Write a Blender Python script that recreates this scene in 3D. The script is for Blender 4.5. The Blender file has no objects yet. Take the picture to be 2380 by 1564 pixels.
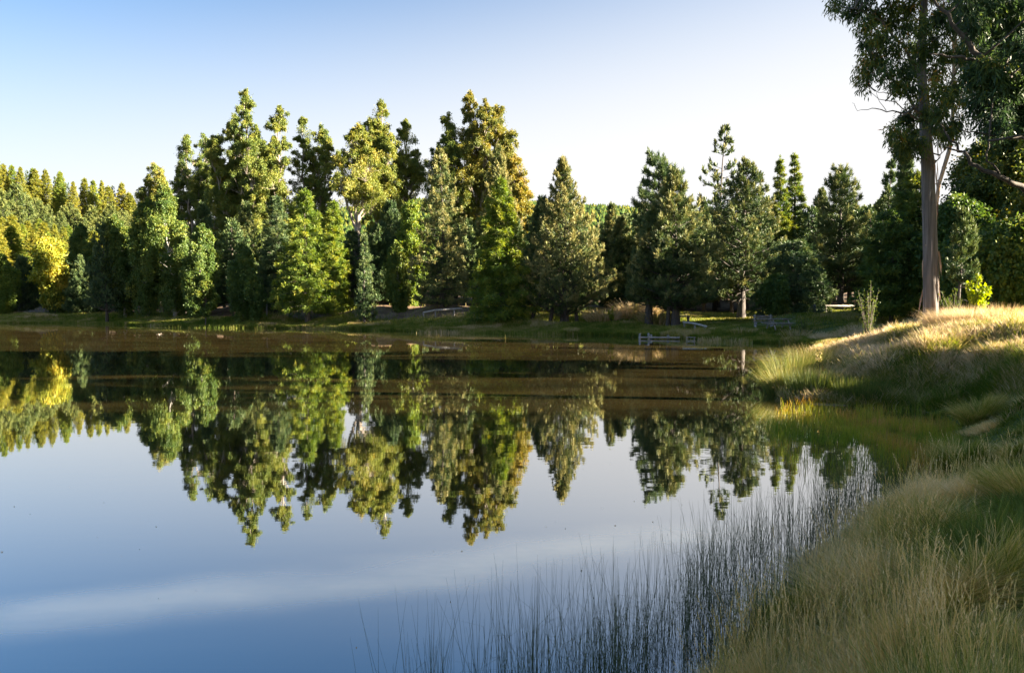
import bpy, math, random
import numpy as np
R = math.radians
random.seed(4)
RS = np.random.default_rng(7)
scene = bpy.context.scene
COL = scene.collection

# ------------------------------------------------------------------ camera
F = 1851.0; CX = 1190.0; CY = 782.0; CAMZ = 2.4
PITCH = math.atan(82.0 / F)
cam_d = bpy.data.cameras.new("camera"); cam = bpy.data.objects.new("camera", cam_d); COL.objects.link(cam)
cam_d.sensor_width = 36.0; cam_d.lens = 36.0 * F / 2380.0
cam_d.clip_start = 0.1; cam_d.clip_end = 9000
cam.location = (0, 0, CAMZ); cam.rotation_euler = (math.pi / 2 - PITCH, 0, 0)
scene.camera = cam

# ------------------------------------------------------------------ light
SUN_EL, SUN_AZ = R(18.0), R(99.0)
w = bpy.data.worlds.new("World"); scene.world = w; w.use_nodes = True
nt = w.node_tree; nt.nodes.clear()
sky = nt.nodes.new("ShaderNodeTexSky"); sky.sky_type = 'NISHITA'; sky.sun_disc = False
sky.sun_elevation = SUN_EL; sky.sun_rotation = SUN_AZ
sky.air_density = 1.0; sky.dust_density = 1.6; sky.ozone_density = 3.0; sky.altitude = 200
bg = nt.nodes.new("ShaderNodeBackground"); bg.inputs[1].default_value = 0.075
wo = nt.nodes.new("ShaderNodeOutputWorld")
hsv = nt.nodes.new("ShaderNodeHueSaturation"); hsv.inputs["Saturation"].default_value = 1.14; hsv.inputs["Value"].default_value = .57; nt.links.new(sky.outputs[0], hsv.inputs["Color"])
# pale ground haze: thicker low down and towards the sun
wtc = nt.nodes.new("ShaderNodeTexCoord"); wsp = nt.nodes.new("ShaderNodeVectorMath"); wsp.operation = 'DOT_PRODUCT'
nt.links.new(wtc.outputs["Generated"], wsp.inputs[0]); wsp.inputs[1].default_value = (0.95, 0.0, -5.3)
wad = nt.nodes.new("ShaderNodeMath"); wad.operation = 'ADD'; nt.links.new(wsp.outputs["Value"], wad.inputs[0]); wad.inputs[1].default_value = 2.2
wmr = nt.nodes.new("ShaderNodeMapRange"); wmr.interpolation_type = 'SMOOTHSTEP'; nt.links.new(wad.outputs[0], wmr.inputs[0]); wmr.inputs[1].default_value = -.35; wmr.inputs[2].default_value = 1.55
wmx = nt.nodes.new("ShaderNodeMix"); wmx.data_type = 'RGBA'; nt.links.new(wmr.outputs[0], wmx.inputs[0]); nt.links.new(hsv.outputs[0], wmx.inputs[6])
wmx.inputs[7].default_value = (2.24, 2.23, 2.24, 1)
nt.links.new(wmx.outputs[2], bg.inputs[0]); nt.links.new(bg.outputs[0], wo.inputs[0])
bg.inputs[1].default_value = 0.054
sd_ = bpy.data.lights.new("sun", 'SUN'); sun = bpy.data.objects.new("sun", sd_); COL.objects.link(sun)
sd_.energy = 5.0; sd_.angle = R(0.6); sd_.color = (1.0, 0.86, 0.66)
sun.rotation_euler = (math.pi / 2 - SUN_EL, 0, math.pi - SUN_AZ)
sun.location = (60, 20, 60)
vs = scene.view_settings
vs.view_transform = 'Standard'; vs.look = 'None'; vs.exposure = 3.1; vs.gamma = 1.0; vs.use_curve_mapping = False
cy = scene.cycles
cy.max_bounces = 6; cy.diffuse_bounces = 3; cy.glossy_bounces = 3; cy.transmission_bounces = 3; cy.transparent_max_bounces = 4
cy.use_denoising = True
cy.caustics_reflective = False; cy.caustics_refractive = False

# ------------------------------------------------------------------ helpers
def P(px, py, d):
    """photo pixel (2380 wide) at forward distance d -> world point"""
    v = (px - CX) / F; q = (CY - py) / F
    c, s = math.cos(PITCH), math.sin(PITCH)
    y = c + q * s; z = -s + q * c
    k = d / y
    return np.array((v * k, d, CAMZ + z * k))

def PX(px, d): return P(px, CY, d)[0]

def hash2(ix, iy, s):
    n = np.sin(ix * 127.1 + iy * 311.7 + s * 74.7) * 43758.5453
    return n - np.floor(n)
def noise2(x, y, scale=1.0, seed=0.0):
    x = np.asarray(x, float) / scale; y = np.asarray(y, float) / scale
    ix = np.floor(x); iy = np.floor(y); fx = x - ix; fy = y - iy
    fx = fx * fx * (3 - 2 * fx); fy = fy * fy * (3 - 2 * fy)
    a = hash2(ix, iy, seed); b = hash2(ix + 1, iy, seed); c = hash2(ix, iy + 1, seed); d = hash2(ix + 1, iy + 1, seed)
    return (a * (1 - fx) + b * fx) * (1 - fy) + (c * (1 - fx) + d * fx) * fy
def fbm(x, y, scale, seed=0.0, o=3):
    t = 0; a = 0.5; n = 0
    for k in range(o):
        t = t + a * noise2(x, y, scale / 2 ** k, seed + k * 3.1); n += a; a *= 0.5
    return t / n

class Geo:
    """collects vertices and faces; builds ONE mesh"""
    def __init__(s): s.V = []; s.Q = []; s.T = []; s.A = []; s.n = 0
    def add(s, V, quads=None, tris=None, tint=0.5):
        V = np.asarray(V, float).reshape(-1, 3)
        s.V.append(V)
        if quads is not None and len(quads): s.Q.append(np.asarray(quads, np.int64) + s.n)
        if tris is not None and len(tris): s.T.append(np.asarray(tris, np.int64) + s.n)
        t = np.empty(len(V)); t[:] = tint; s.A.append(t)
        s.n += len(V)
    def mesh(s, name, mat, smooth=False):
        V = np.concatenate(s.V) if s.V else np.zeros((0, 3))
        A = np.concatenate(s.A) if s.A else np.zeros(0)
        Q = np.concatenate(s.Q) if s.Q else np.zeros((0, 4), np.int64)
        T = np.concatenate(s.T) if s.T else np.zeros((0, 3), np.int64)
        me = bpy.data.meshes.new(name)
        me.vertices.add(len(V)); me.vertices.foreach_set("co", V.ravel().astype(np.float32))
        nl = Q.size + T.size; nf = len(Q) + len(T)
        me.loops.add(nl); me.polygons.add(nf)
        me.loops.foreach_set("vertex_index", np.concatenate((Q.ravel(), T.ravel())).astype(np.int32))
        ls = np.concatenate((np.arange(len(Q)) * 4, Q.size + np.arange(len(T)) * 3)).astype(np.int32)
        me.polygons.foreach_set("loop_start", ls)
        if smooth: me.polygons.foreach_set("use_smooth", np.ones(nf, bool))
        me.update(calc_edges=True)
        at = me.attributes.new("tint", 'FLOAT', 'POINT'); at.data.foreach_set("value", A.astype(np.float32))
        me.materials.append(mat)
        return me
    def obj(s, name, mat, parent=None, smooth=False, loc=None):
        o = bpy.data.objects.new(name, s.mesh(name, mat, smooth)); COL.objects.link(o)
        if parent is not None: o.parent = parent
        if loc is not None: o.location = loc
        return o

def tag(o, label, cat, group=None, kind=None):
    if label: o["label"] = label
    if cat: o["category"] = cat
    if group: o["group"] = group
    if kind: o["kind"] = kind
    return o
def empty(name, loc, label, cat, group=None, rz=0.0):
    o = bpy.data.objects.new(name, None); COL.objects.link(o)
    o.location = tuple(loc); o.rotation_euler = (0, 0, rz); o.empty_display_size = 0.3
    return tag(o, label, cat, group)

def tube(g, pts, rad, n=6, tint=0.5, cap=True):
    pts = np.asarray(pts, float); rad = np.asarray(rad, float) * np.ones(len(pts))
    k = len(pts)
    tg = np.gradient(pts, axis=0); tg /= (np.linalg.norm(tg, axis=1)[:, None] + 1e-9)
    ref = np.array((0.13, 0.97, 0.21)) if abs(tg[:, 2].mean()) > 0.6 else np.array((0.05, 0.1, 1.0))
    a = np.cross(tg, ref); a /= np.linalg.norm(a, axis=1)[:, None]
    b = np.cross(tg, a)
    th = np.arange(n) * 2 * math.pi / n
    V = pts[:, None, :] + rad[:, None, None] * (np.cos(th)[None, :, None] * a[:, None, :] + np.sin(th)[None, :, None] * b[:, None, :])
    V = V.reshape(-1, 3)
    i = np.arange(k - 1)[:, None] * n; j = np.arange(n)[None, :]; j2 = (j + 1) % n
    Q = np.stack((i + j, i + j2, i + n + j2, i + n + j), -1).reshape(-1, 4)
    T = None
    if cap:
        V = np.concatenate((V, pts[-1:] + tg[-1:] * rad[-1] * 0.5)); c = k * n; jj = np.arange(n)
        T = np.stack(((k - 1) * n + jj, (k - 1) * n + (jj + 1) % n, np.full(n, c)), -1)
    g.add(V, Q, T, tint)

def unit(v): return v / (np.linalg.norm(v, axis=-1, keepdims=True) + 1e-9)
def leaves(g, C, D, L, W, rng, tint):
    """rhombic leaves: base C, direction D"""
    n = len(C)
    D = unit(D); S = unit(np.cross(D, rng.normal(size=(n, 3))))
    L = (np.ones(n) * L)[:, None]; W = (np.ones(n) * W)[:, None]
    V = np.empty((n, 4, 3))
    V[:, 0] = C; V[:, 1] = C + D * L * 0.45 + S * W * 0.5; V[:, 2] = C + D * L; V[:, 3] = C + D * L * 0.45 - S * W * 0.5
    tv = np.repeat(np.ones(n) * tint, 4)
    g.add(V.reshape(-1, 3), np.arange(4 * n).reshape(-1, 4), None, tv)

def bez(p0, p1, p2, k=5):
    t = np.linspace(0, 1, k)[:, None]
    return (1 - t) ** 2 * np.asarray(p0) + 2 * t * (1 - t) * np.asarray(p1) + t * t * np.asarray(p2)

def box(g, c, s, rz=0.0, ry=0.0, tint=0.5, bev=0.0):
    hx, hy, hz = s[0] / 2, s[1] / 2, s[2] / 2
    b = min(bev, hx * .4, hy * .4, hz * .4)
    if b <= 0:
        V = np.array([(x, y, z) for z in (-hz, hz) for y in (-hy, hy) for x in (-hx, hx)])
        Q = [(0, 2, 3, 1), (4, 5, 7, 6), (0, 1, 5, 4), (2, 6, 7, 3), (0, 4, 6, 2), (1, 3, 7, 5)]
    else:   # octagonal section along the longest axis
        ax = int(np.argmax((hx, hy, hz))); h = [hx, hy, hz]; u, v = [i for i in range(3) if i != ax]
        sec = [(-h[u] + b, -h[v]), (h[u] - b, -h[v]), (h[u], -h[v] + b), (h[u], h[v] - b), (h[u] - b, h[v]), (-h[u] + b, h[v]), (-h[u], h[v] - b), (-h[u], -h[v] + b)]
        V = []
        for e in (-h[ax], h[ax]):
            for (p, q) in sec:
                r = [0, 0, 0]; r[ax] = e; r[u] = p; r[v] = q; V.append(r)
        V = np.array(V); Q = [(i, (i + 1) % 8, 8 + (i + 1) % 8, 8 + i) for i in range(8)]
        for o in (0, 8): Q += [(o, o + 1, o + 2, o + 3), (o, o + 3, o + 4, o + 7), (o + 4, o + 5, o + 6, o + 7)]
    cy_, sy_ = math.cos(ry), math.sin(ry); x = V[:, 0] * cy_ + V[:, 2] * sy_; z = -V[:, 0] * sy_ + V[:, 2] * cy_
    cz, sz = math.cos(rz), math.sin(rz)
    V = np.stack((x * cz - V[:, 1] * sz, x * sz + V[:, 1] * cz, z), -1) + np.asarray(c, float)
    g.add(V, Q, None, tint)

# ------------------------------------------------------------------ materials
def new_mat(name):
    m = bpy.data.materials.new(name); m.use_nodes = True; m.node_tree.nodes.clear(); return m, m.node_tree
def N(t, kind, **kw):
    n = t.nodes.new(kind)
    for k, v in kw.items(): setattr(n, k, v)
    return n
def ramp(t, stops, fac=None):
    r = N(t, "ShaderNodeValToRGB"); e = r.color_ramp.elements
    while len(e) < len(stops): e.new(0.5)
    for i, (p, c) in enumerate(stops): e[i].position = p; e[i].color = (*c, 1)
    if fac is not None: t.links.new(fac, r.inputs[0])
    return r

def foliage(name, stops, transl=0.3, objvar=0.25, patch=1.6, rough=0.5, spec=0.25):
    m, t = new_mat(name); L = t.links.new
    at = N(t, "ShaderNodeAttribute", attribute_name="tint")
    tc = N(t, "ShaderNodeTexCoord"); no = N(t, "ShaderNodeTexNoise"); no.inputs["Scale"].default_value = 1 / patch; no.inputs["Detail"].default_value = 3
    L(tc.outputs["Object"], no.inputs["Vector"])
    ma = N(t, "ShaderNodeMath", operation='MULTIPLY_ADD'); L(no.outputs[0], ma.inputs[0]); ma.inputs[1].default_value = 0.9; ma.inputs[2].default_value = -0.45
    ad = N(t, "ShaderNodeMath", operation='ADD'); L(at.outputs["Fac"], ad.inputs[0]); L(ma.outputs[0], ad.inputs[1])
    oi = N(t, "ShaderNodeObjectInfo")
    mb = N(t, "ShaderNodeMath", operation='MULTIPLY_ADD'); L(oi.outputs["Random"], mb.inputs[0]); mb.inputs[1].default_value = objvar; mb.inputs[2].default_value = -objvar / 2
    ae = N(t, "ShaderNodeMath", operation='ADD', use_clamp=True); L(ad.outputs[0], ae.inputs[0]); L(mb.outputs[0], ae.inputs[1])
    r = ramp(t, stops, ae.outputs[0])
    p = N(t, "ShaderNodeBsdfPrincipled"); L(r.outputs[0], p.inputs["Base Color"]); p.inputs["Roughness"].default_value = rough
    p.inputs["Specular IOR Level"].default_value = spec
    tr = N(t, "ShaderNodeBsdfTranslucent")
    hs = N(t, "ShaderNodeHueSaturation"); hs.inputs["Saturation"].default_value = 1.15; hs.inputs["Value"].default_value = 1.35; hs.inputs["Hue"].default_value = 0.49
    L(r.outputs[0], hs.inputs["Color"]); L(hs.outputs[0], tr.inputs[0])
    mx = N(t, "ShaderNodeMixShader"); mx.inputs[0].default_value = transl; L(p.outputs[0], mx.inputs[1]); L(tr.outputs[0], mx.inputs[2])
    o = N(t, "ShaderNodeOutputMaterial"); L(mx.outputs[0], o.inputs[0])
    return m

def bark(name, c1, c2, c3, sx=14, sz=1.2, bump=0.4):
    m, t = new_mat(name); L = t.links.new
    tc = N(t, "ShaderNodeTexCoord"); mp = N(t, "ShaderNodeMapping"); mp.inputs["Scale"].default_value = (sx, sx, sz)
    L(tc.outputs["Object"], mp.inputs[0])
    n1 = N(t, "ShaderNodeTexNoise"); n1.inputs["Scale"].default_value = 1.0; n1.inputs["Detail"].default_value = 5; n1.inputs["Roughness"].default_value = 0.65; L(mp.outputs[0], n1.inputs["Vector"])
    r = ramp(t, [(0.3, c1), (0.52, c2), (0.72, c3)], n1.outputs[0])
    p = N(t, "ShaderNodeBsdfPrincipled"); L(r.outputs[0], p.inputs["Base Color"]); p.inputs["Roughness"].default_value = 0.85
    b = N(t, "ShaderNodeBump"); b.inputs["Strength"].default_value = bump; b.inputs["Distance"].default_value = 0.03; L(n1.outputs[0], b.inputs["Height"]); L(b.outputs[0], p.inputs["Normal"])
    o = N(t, "ShaderNodeOutputMaterial"); L(p.outputs[0], o.inputs[0])
    return m

M = {}
M['euc'] = foliage("eucalypt_leaves", [(0.0, (.042, .075, .024)), (.35, (.095, .140, .032)), (.65, (.20, .225, .042)), (1.0, (.34, .27, .06))], .28)
M['eucgold'] = foliage("eucalypt_leaves_gold", [(0.0, (.050, .075, .022)), (.35, (.120, .145, .032)), (.65, (.26, .23, .042)), (1.0, (.44, .27, .05))], .28)
M['eucnear'] = foliage("eucalypt_leaves_near", [(0.0, (.036, .066, .026)), (.45, (.075, .125, .040)), (.8, (.20, .23, .04)), (1.0, (.46, .22, .04))], .30, patch=.8)
M['pine'] = foliage("pine_needles", [(0.0, (.026, .056, .022)), (.5, (.078, .118, .038)), (1.0, (.34, .30, .11))], .15)
M['pinedark'] = foliage("dark_pine_needles", [(0.0, (.030, .060, .026)), (.5, (.062, .108, .042)), (1.0, (.16, .19, .06))], .15)
M['larch'] = foliage("larch_needles", [(0.0, (0.060, 0.108, 0.022)), (.5, (0.132, 0.198, 0.031)), (1.0, (0.336, 0.324, 0.048))], .35)
M['larchgold'] = foliage("turning_larch_needles", [(0.0, (.09, .12, .022)), (.5, (.19, .21, .032)), (1.0, (.34, .29, .045))], .35)
M['hillpine'] = foliage('hill_pine_needles', [(0.0, (.035, .065, .020)), (.5, (.085, .12, .034)), (1.0, (.21, .22, .06))], .18)
M['birch'] = foliage("birch_leaves", [(0.0, (.042, .085, .020)), (.5, (.085, .140, .030)), (1.0, (.23, .24, .04))], .3)
M['broad'] = foliage("broadleaf_leaves", [(0.0, (0.037, 0.065, 0.020)), (.5, (0.094, 0.125, 0.027)), (1.0, (0.375, 0.275, 0.037))], .35)
M['yellow'] = foliage("autumn_yellow_leaves", [(0.0, (.09, .14, .02)), (.4, (.26, .28, .035)), (1.0, (.62, .46, .07))], .35)
M['lime'] = foliage("lime_green_leaves", [(0.0, (.10, .16, .015)), (.5, (.25, .32, .03)), (1.0, (.45, .45, .06))], .45)
M['sapling'] = foliage("sapling_leaves", [(0.0, (.05, .09, .02)), (.5, (.12, .17, .035)), (1.0, (.24, .24, .05))], .35)
GR = [(0.0, (.08, .13, .015)), (.25, (.20, .22, .035)), (.5, (.36, .30, .11)), (.75, (.56, .42, .23)), (1.0, (.72, .58, .38))]
M['grass'] = foliage("grass_blades", GR, .35, 0, .8, .6, .2)
M['grassnear'] = foliage("grass_blades_near", [(0.0, (.11, .15, .015)), (.25, (.25, .27, .04)), (.5, (.47, .39, .10)), (.75, (.72, .50, .18)), (1.0, (.88, .67, .33))], .3, 0, .5, .6, .25)
M['reed'] = foliage("reed_stems", [(0.0, (.035, .065, .018)), (.6, (.10, .13, .035)), (1.0, (.30, .20, .08))], .1, 0, .3)
M['rush'] = foliage("rush_stems", [(0.0, (.06, .10, .02)), (.5, (.16, .19, .04)), (1.0, (.46, .34, .12))], .3, 0, .3)
M['marsh'] = foliage("marsh_grass_blades", [(0.0, (.12, .20, .015)), (.45, (.34, .34, .04)), (.75, (.48, .28, .07)), (1.0, (.56, .34, .12))], .35, 0, .9)
M['bark_pale'] = bark("pale_eucalypt_bark", (.12, .095, .075), (.27, .23, .19), (.43, .38, .33), 3, .5, .1)
M['bark_pine'] = bark("pine_bark", (.032, .025, .020), (.075, .062, .053), (.14, .12, .105))
M['bark_dark'] = bark("dark_bark", (.03, .022, .018), (.07, .055, .042), (.13, .10, .08))
M['bark_birch'] = bark("birch_bark", (.08, .07, .06), (.35, .33, .30), (.55, .53, .50), 4, 5, .1)
M['bark_near'] = bark("near_eucalypt_bark", (.07, .056, .048), (.145, .125, .112), (.25, .225, .205), 16, .7, .8)
M['bark_strip'] = bark("peeling_eucalypt_bark", (.18, .08, .05), (.45, .30, .20), (.66, .52, .40), 8, .8, .5)
M['wood'] = bark("weathered_wood", (.12, .10, .08), (.26, .23, .20), (.42, .39, .35), 6, 6, .3)
M['woodpale'] = bark("bleached_wood", (.22, .20, .17), (.38, .35, .30), (.52, .49, .44), 4, 4, .2)
M['stone'] = bark("pale_stone", (.35, .36, .36), (.55, .56, .57), (.75, .75, .75), 9, 9, .3)

# ------------------------------------------------------------------ terrain
def W(px, d): return (PX(px, d), d)
far = [(-700, 93), (-300, 90), (0, 87), (150, 88), (230, 85), (330, 79), (500, 73), (650, 71), (800, 69), (900, 66), (1000, 62.5), (1100, 61),
       (1200, 60), (1300, 57.5), (1400, 57), (1480, 54.5), (1550, 53), (1600, 50.5), (1700, 48.5), (1800, 46), (1850, 44), (1905, 41), (1890, 36), (1850, 30), (1815, 26),
       (1803, 23), (1808, 20.6), (1835, 18.9), (1950, 18.3), (2080, 18.2), (2190, 17), (2235, 13.6), (2215, 11.0), (2100, 8.8), (1930, 7.3), (1800, 6.0), (1720, 5.1), (1660, 4.3)]
poly = [W(*q) for q in far] + [(0.75, 2.6), (-1.5, 1.2), (-6, 0.2), (-16, -3), (-40, -5), (-95, 5), (-125, 50)]
poly = np.array(poly)
for _ in range(2):   # Chaikin
    nx = np.roll(poly, -1, 0); poly = np.stack((poly * .75 + nx * .25, poly * .25 + nx * .75), 1).reshape(-1, 2)
def signed(x, y):
    """distance to the shoreline; positive on land"""
    x = np.asarray(x, float).ravel(); y = np.asarray(y, float).ravel()
    best = np.full(len(x), 1e18); inside = np.zeros(len(x), bool)
    for a, b in zip(poly, np.roll(poly, -1, 0)):
        ab = b - a; t = np.clip(((x - a[0]) * ab[0] + (y - a[1]) * ab[1]) / (ab @ ab + 1e-12), 0, 1)
        dd = (x - a[0] - t * ab[0]) ** 2 + (y - a[1] - t * ab[1]) ** 2
        best = np.minimum(best, dd)
        c = ((a[1] > y) != (b[1] > y))
        xi = a[0] + (y - a[1]) * ab[0] / (ab[1] if abs(ab[1]) > 1e-12 else 1e-12)
        inside ^= c & (x < xi)
    d = np.sqrt(best)
    return np.where(inside, -d, d)
CP = [(1190, 1, .85), (2380, 2, .85), (1700, 3.5, .5), (2000, 5, .42), (2380, 4, .72), (2380, 6.5, .68), (2300, 9, .50), (2380, 9.5, .72), (2380, 13, .98), (2200, 11.5, .3), (2700, 9, 1.5), (2380, 20, 1.68), (2290, 22, 1.62),
      (2160, 25, 1.35), (2000, 24, .78), (1900, 22, .5), (1850, 23, .25), (2600, 20, 2.2), (2240, 16, .5), (2300, 14, .68), (2300, 18, 1.05), (2380, 16.5, 1.3), (2050, 30, .55), (2300, 32, 1.3),
      (1850, 47, .35), (2000, 40, .5), (2050, 48, 1.0), (1950, 60, 1.6), (1860, 58, 1.5), (1795, 52, .7), (1700, 62, .8), (2200, 42, 1.3), (2380, 42, 1.8), (1570, 58, .5), (1600, 75, 1.2),
      (1316, 62, .4), (1450, 72, 1.1), (1300, 85, 2), (1165, 64, .6), (1025, 68, .7), (1030, 75, 1.9), (1165, 76, 1.8), (900, 71, .5), (900, 80, 2.0), (880, 98, 3.6),
      (700, 74, .5), (720, 79, 1.3), (650, 95, 2.8), (480, 82, .6), (400, 95, 1.0), (300, 95, .7), (150, 96, .6), (0, 96, .6), (-300, 100, .8),
      (1190, 130, 4), (1190, 200, 8), (1700, 100, 2.5), (1700, 200, 5), (2300, 100, 4), (600, 140, 5), (0, 130, 3), (0, 180, 11), (0, 250, 27), (150, 250, 23), (300, 250, 16), (450, 250, 9), (-300, 250, 33), (0, 330, 30), (200, 330, 20),
      (600, 300, 10), (1300, 300, 10), (1300, 500, 14), (500, 500, 14), (2000, 400, 8)]
CPA = [(a, d, z) for a in (-170, -140, -110, -80, -55, 50, 75, 105, 135, 165) for d, z in ((.5, .85), (1.5, .85), (4, .9), (12, 1.6), (30, 3), (90, 5), (300, 12))] + [(a, d, .85) for a in (-30, 0, 20, 35) for d in (.4, .7)] + [(45, 20, 2.2), (55, 30, 2.5), (45, 45, 2.2)]
cpu = np.array([(math.atan((p - CX) / F) * 5.0, math.log(math.hypot(d, (p - CX) / F * d)) * 3.0) for p, d, z in CP] + [(R(a) * 5, math.log(d) * 3.0) for a, d, z in CPA]); cpz = np.array([z for p, d, z in CP] + [q[2] for q in CPA])
def height(x, y, sd=None):
    x = np.asarray(x, float).ravel(); y = np.asarray(y, float).ravel()
    if sd is None: sd = signed(x, y)
    rr = np.hypot(x, y) + 0.3
    u = np.arctan2(x, y) * 5.0; v = np.log(np.maximum(rr - .3, .4)) * 3.0
    num = 0; den = 0
    for (a, b), z in zip(cpu, cpz):
        wgt = 1.0 / (((u - a) ** 2 + (v - b) ** 2) + 0.004) ** 1.8
        num = num + wgt * z; den = den + wgt
    H = num / den
    pxx = CX + F * np.clip(x / np.maximum(y, 1), -3, 3)
    ridge_z = np.interp(pxx, (-600, 0, 700, 957, 1230, 1380, 1500, 1700, 2300, 3000), (40, 45, 95, 114, 112, 107, 104, 92, 60, 50))
    ridge_z = np.where(y > 50, ridge_z, 45); tt = np.clip((rr - 480) / 470, 0, 1); tt = tt * tt * (3 - 2 * tt)
    H = np.where(rr > 480, H * (1 - tt) + ridge_z * tt, H)
    k = np.clip(rr / 60, 0, 1)
    sdn = sd + (fbm(x, y, 1.2 + 0.0 * x, 5) - .5) * (0.35 + 1.1 * k) * (np.abs(sd) < 5)
    wd = 1.0 + 3.0 * k
    s = np.clip(sdn / wd, 0, 1); s = s * s * (3 - 2 * s)
    bump = (fbm(x, y, 1.6, 9) - .5) * .16 + (fbm(x, y, 14, 2) - .5) * .5 * np.clip(rr / 50, .1, 1)
    land = 0.015 + H * s + bump * s
    water = -np.clip(-sdn * .22, 0, 1.6)
    return np.where(sdn > 0, land, water - 0.01)
def ground(x, y): return float(height([x], [y])[0])

ang = np.concatenate((np.linspace(-math.pi, R(-42), 40)[:-1], np.linspace(R(-42), R(46), 500), np.linspace(R(46), math.pi, 40)[1:]))
rad = np.exp(np.linspace(math.log(.35), math.log(4200), 420))
A_, R_ = np.meshgrid(ang, rad, indexing='ij')
gx = (np.sin(A_) * R_).ravel(); gy = (np.cos(A_) * R_).ravel()
gsd = signed(gx, gy); gz = height(gx, gy, gsd)
g = Geo(); na, nr = len(ang), len(rad)
i, j = np.meshgrid(np.arange(na - 1), np.arange(nr - 1), indexing='ij'); i = i.ravel(); j = j.ravel()
Q = np.stack((i * nr + j, i * nr + j + 1, (i + 1) * nr + j + 1, (i + 1) * nr + j), -1)
# zone: 0 sand under water, .3 meadow, .6 bare / needle litter, 1 distant forest cover
pxg = CX + F * gx / np.maximum(gy, .01)
lit = np.clip((gsd - np.where(pxg > 480, 2.6, 5.0)) / 2, 0, 1) * ((pxg < 1300) & (gy > 60)) + np.clip((gsd - 15) / 4, 0, 1) * ((pxg >= 1300) & (gy > 60))
zone = np.where(gsd < 0, 0.0, .3 + .3 * np.clip(lit, 0, 1)); zone = np.where(gy > 420, 1.0, zone)
g.add(np.stack((gx, gy, gz), -1), Q, [(k * nr, (k + 1) * nr, (na // 2) * nr) for k in range(0, na - 1) if k != na // 2 and k + 1 != na // 2], zone)
m, t = new_mat("ground_mat"); L = t.links.new
at = N(t, "ShaderNodeAttribute", attribute_name="tint"); tc = N(t, "ShaderNodeTexCoord")
n1 = N(t, "ShaderNodeTexNoise"); n1.inputs["Scale"].default_value = .9; n1.inputs["Detail"].default_value = 8; n1.inputs["Roughness"].default_value = .7; L(tc.outputs["Object"], n1.inputs["Vector"])
n2 = N(t, "ShaderNodeTexNoise"); n2.inputs["Scale"].default_value = .05; n2.inputs["Detail"].default_value = 8; n2.inputs["Roughness"].default_value = .75; L(tc.outputs["Object"], n2.inputs["Vector"])
mead = ramp(t, [(.3, (.050, .065, .018)), (.5, (.10, .12, .035)), (.7, (.20, .17, .07))], n1.outputs[0])
litc = ramp(t, [(.3, (.09, .055, .035)), (.5, (.19, .13, .085)), (.7, (.30, .23, .15))], n1.outputs[0])
forc = ramp(t, [(.35, (.030, .055, .020)), (.5, (.07, .11, .03)), (.65, (.12, .15, .045))], n2.outputs[0])
sand = ramp(t, [(.3, (.12, .09, .05)), (.7, (.26, .21, .13))], n1.outputs[0])
def mixc(a, b, lo, hi):
    mr = N(t, "ShaderNodeMapRange"); L(at.outputs["Fac"], mr.inputs[0]); mr.inputs[1].default_value = lo; mr.inputs[2].default_value = hi
    mx = N(t, "ShaderNodeMix", data_type='RGBA'); L(mr.outputs[0], mx.inputs[0]); L(a, mx.inputs[6]); L(b, mx.inputs[7]); return mx.outputs[2]
c = mixc(sand.outputs[0], mead.outputs[0], .05, .28); c = mixc(c, litc.outputs[0], .33, .58); c = mixc(c, forc.outputs[0], .65, .95)
p = N(t, "ShaderNodeBsdfPrincipled"); L(c, p.inputs["Base Color"]); p.inputs["Roughness"].default_value = .95; p.inputs["Specular IOR Level"].default_value = .1
b = N(t, "ShaderNodeBump"); b.inputs["Strength"].default_value = .6; b.inputs["Distance"].default_value = .08; L(n1.outputs[0], b.inputs["Height"]); L(b.outputs[0], p.inputs["Normal"])
o = N(t, "ShaderNodeOutputMaterial"); L(p.outputs[0], o.inputs[0]); M['ground'] = m
tag(g.obj("ground", M['ground'], smooth=True), "grassy banks and wooded ground round the pond", None, None, 'structure')

# ------------------------------------------------------------------ water
m, t = new_mat("water_mat"); L = t.links.new
tc = N(t, "ShaderNodeTexCoord")
mp = N(t, "ShaderNodeMapping"); mp.inputs["Scale"].default_value = (.9, 2.6, 1); L(tc.outputs["Object"], mp.inputs[0])
na_ = N(t, "ShaderNodeTexNoise"); na_.inputs["Scale"].default_value = 1.3; na_.inputs["Detail"].default_value = 3; L(mp.outputs[0], na_.inputs["Vector"])
mp2 = N(t, "ShaderNodeMapping"); mp2.inputs["Scale"].default_value = (.05, .12, 1); L(tc.outputs["Object"], mp2.inputs[0])
nb = N(t, "ShaderNodeTexNoise"); nb.inputs["Scale"].default_value = 1.0; nb.inputs["Detail"].default_value = 3; L(mp2.outputs[0], nb.inputs["Vector"])
mr = N(t, "ShaderNodeMapRange"); L(nb.outputs[0], mr.inputs[0]); mr.inputs[1].default_value = .38; mr.inputs[2].default_value = .66; mr.inputs[3].default_value = .15; mr.inputs[4].default_value = 1.0
mh = N(t, "ShaderNodeMath", operation='MULTIPLY'); L(na_.outputs[0], mh.inputs[0]); L(mr.outputs[0], mh.inputs[1])
bp = N(t, "ShaderNodeBump"); bp.inputs["Strength"].default_value = 1.0; bp.inputs["Distance"].default_value = .0011; L(mh.outputs[0], bp.inputs["Height"])
mp3 = N(t, "ShaderNodeMapping"); mp3.inputs["Scale"].default_value = (.22, .55, 1); mp3.inputs["Rotation"].default_value = (0, 0, R(-20)); L(tc.outputs["Object"], mp3.inputs[0])
nc = N(t, "ShaderNodeTexNoise"); nc.inputs["Scale"].default_value = 1.0; nc.inputs["Detail"].default_value = 6; L(mp3.outputs[0], nc.inputs["Vector"])
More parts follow.
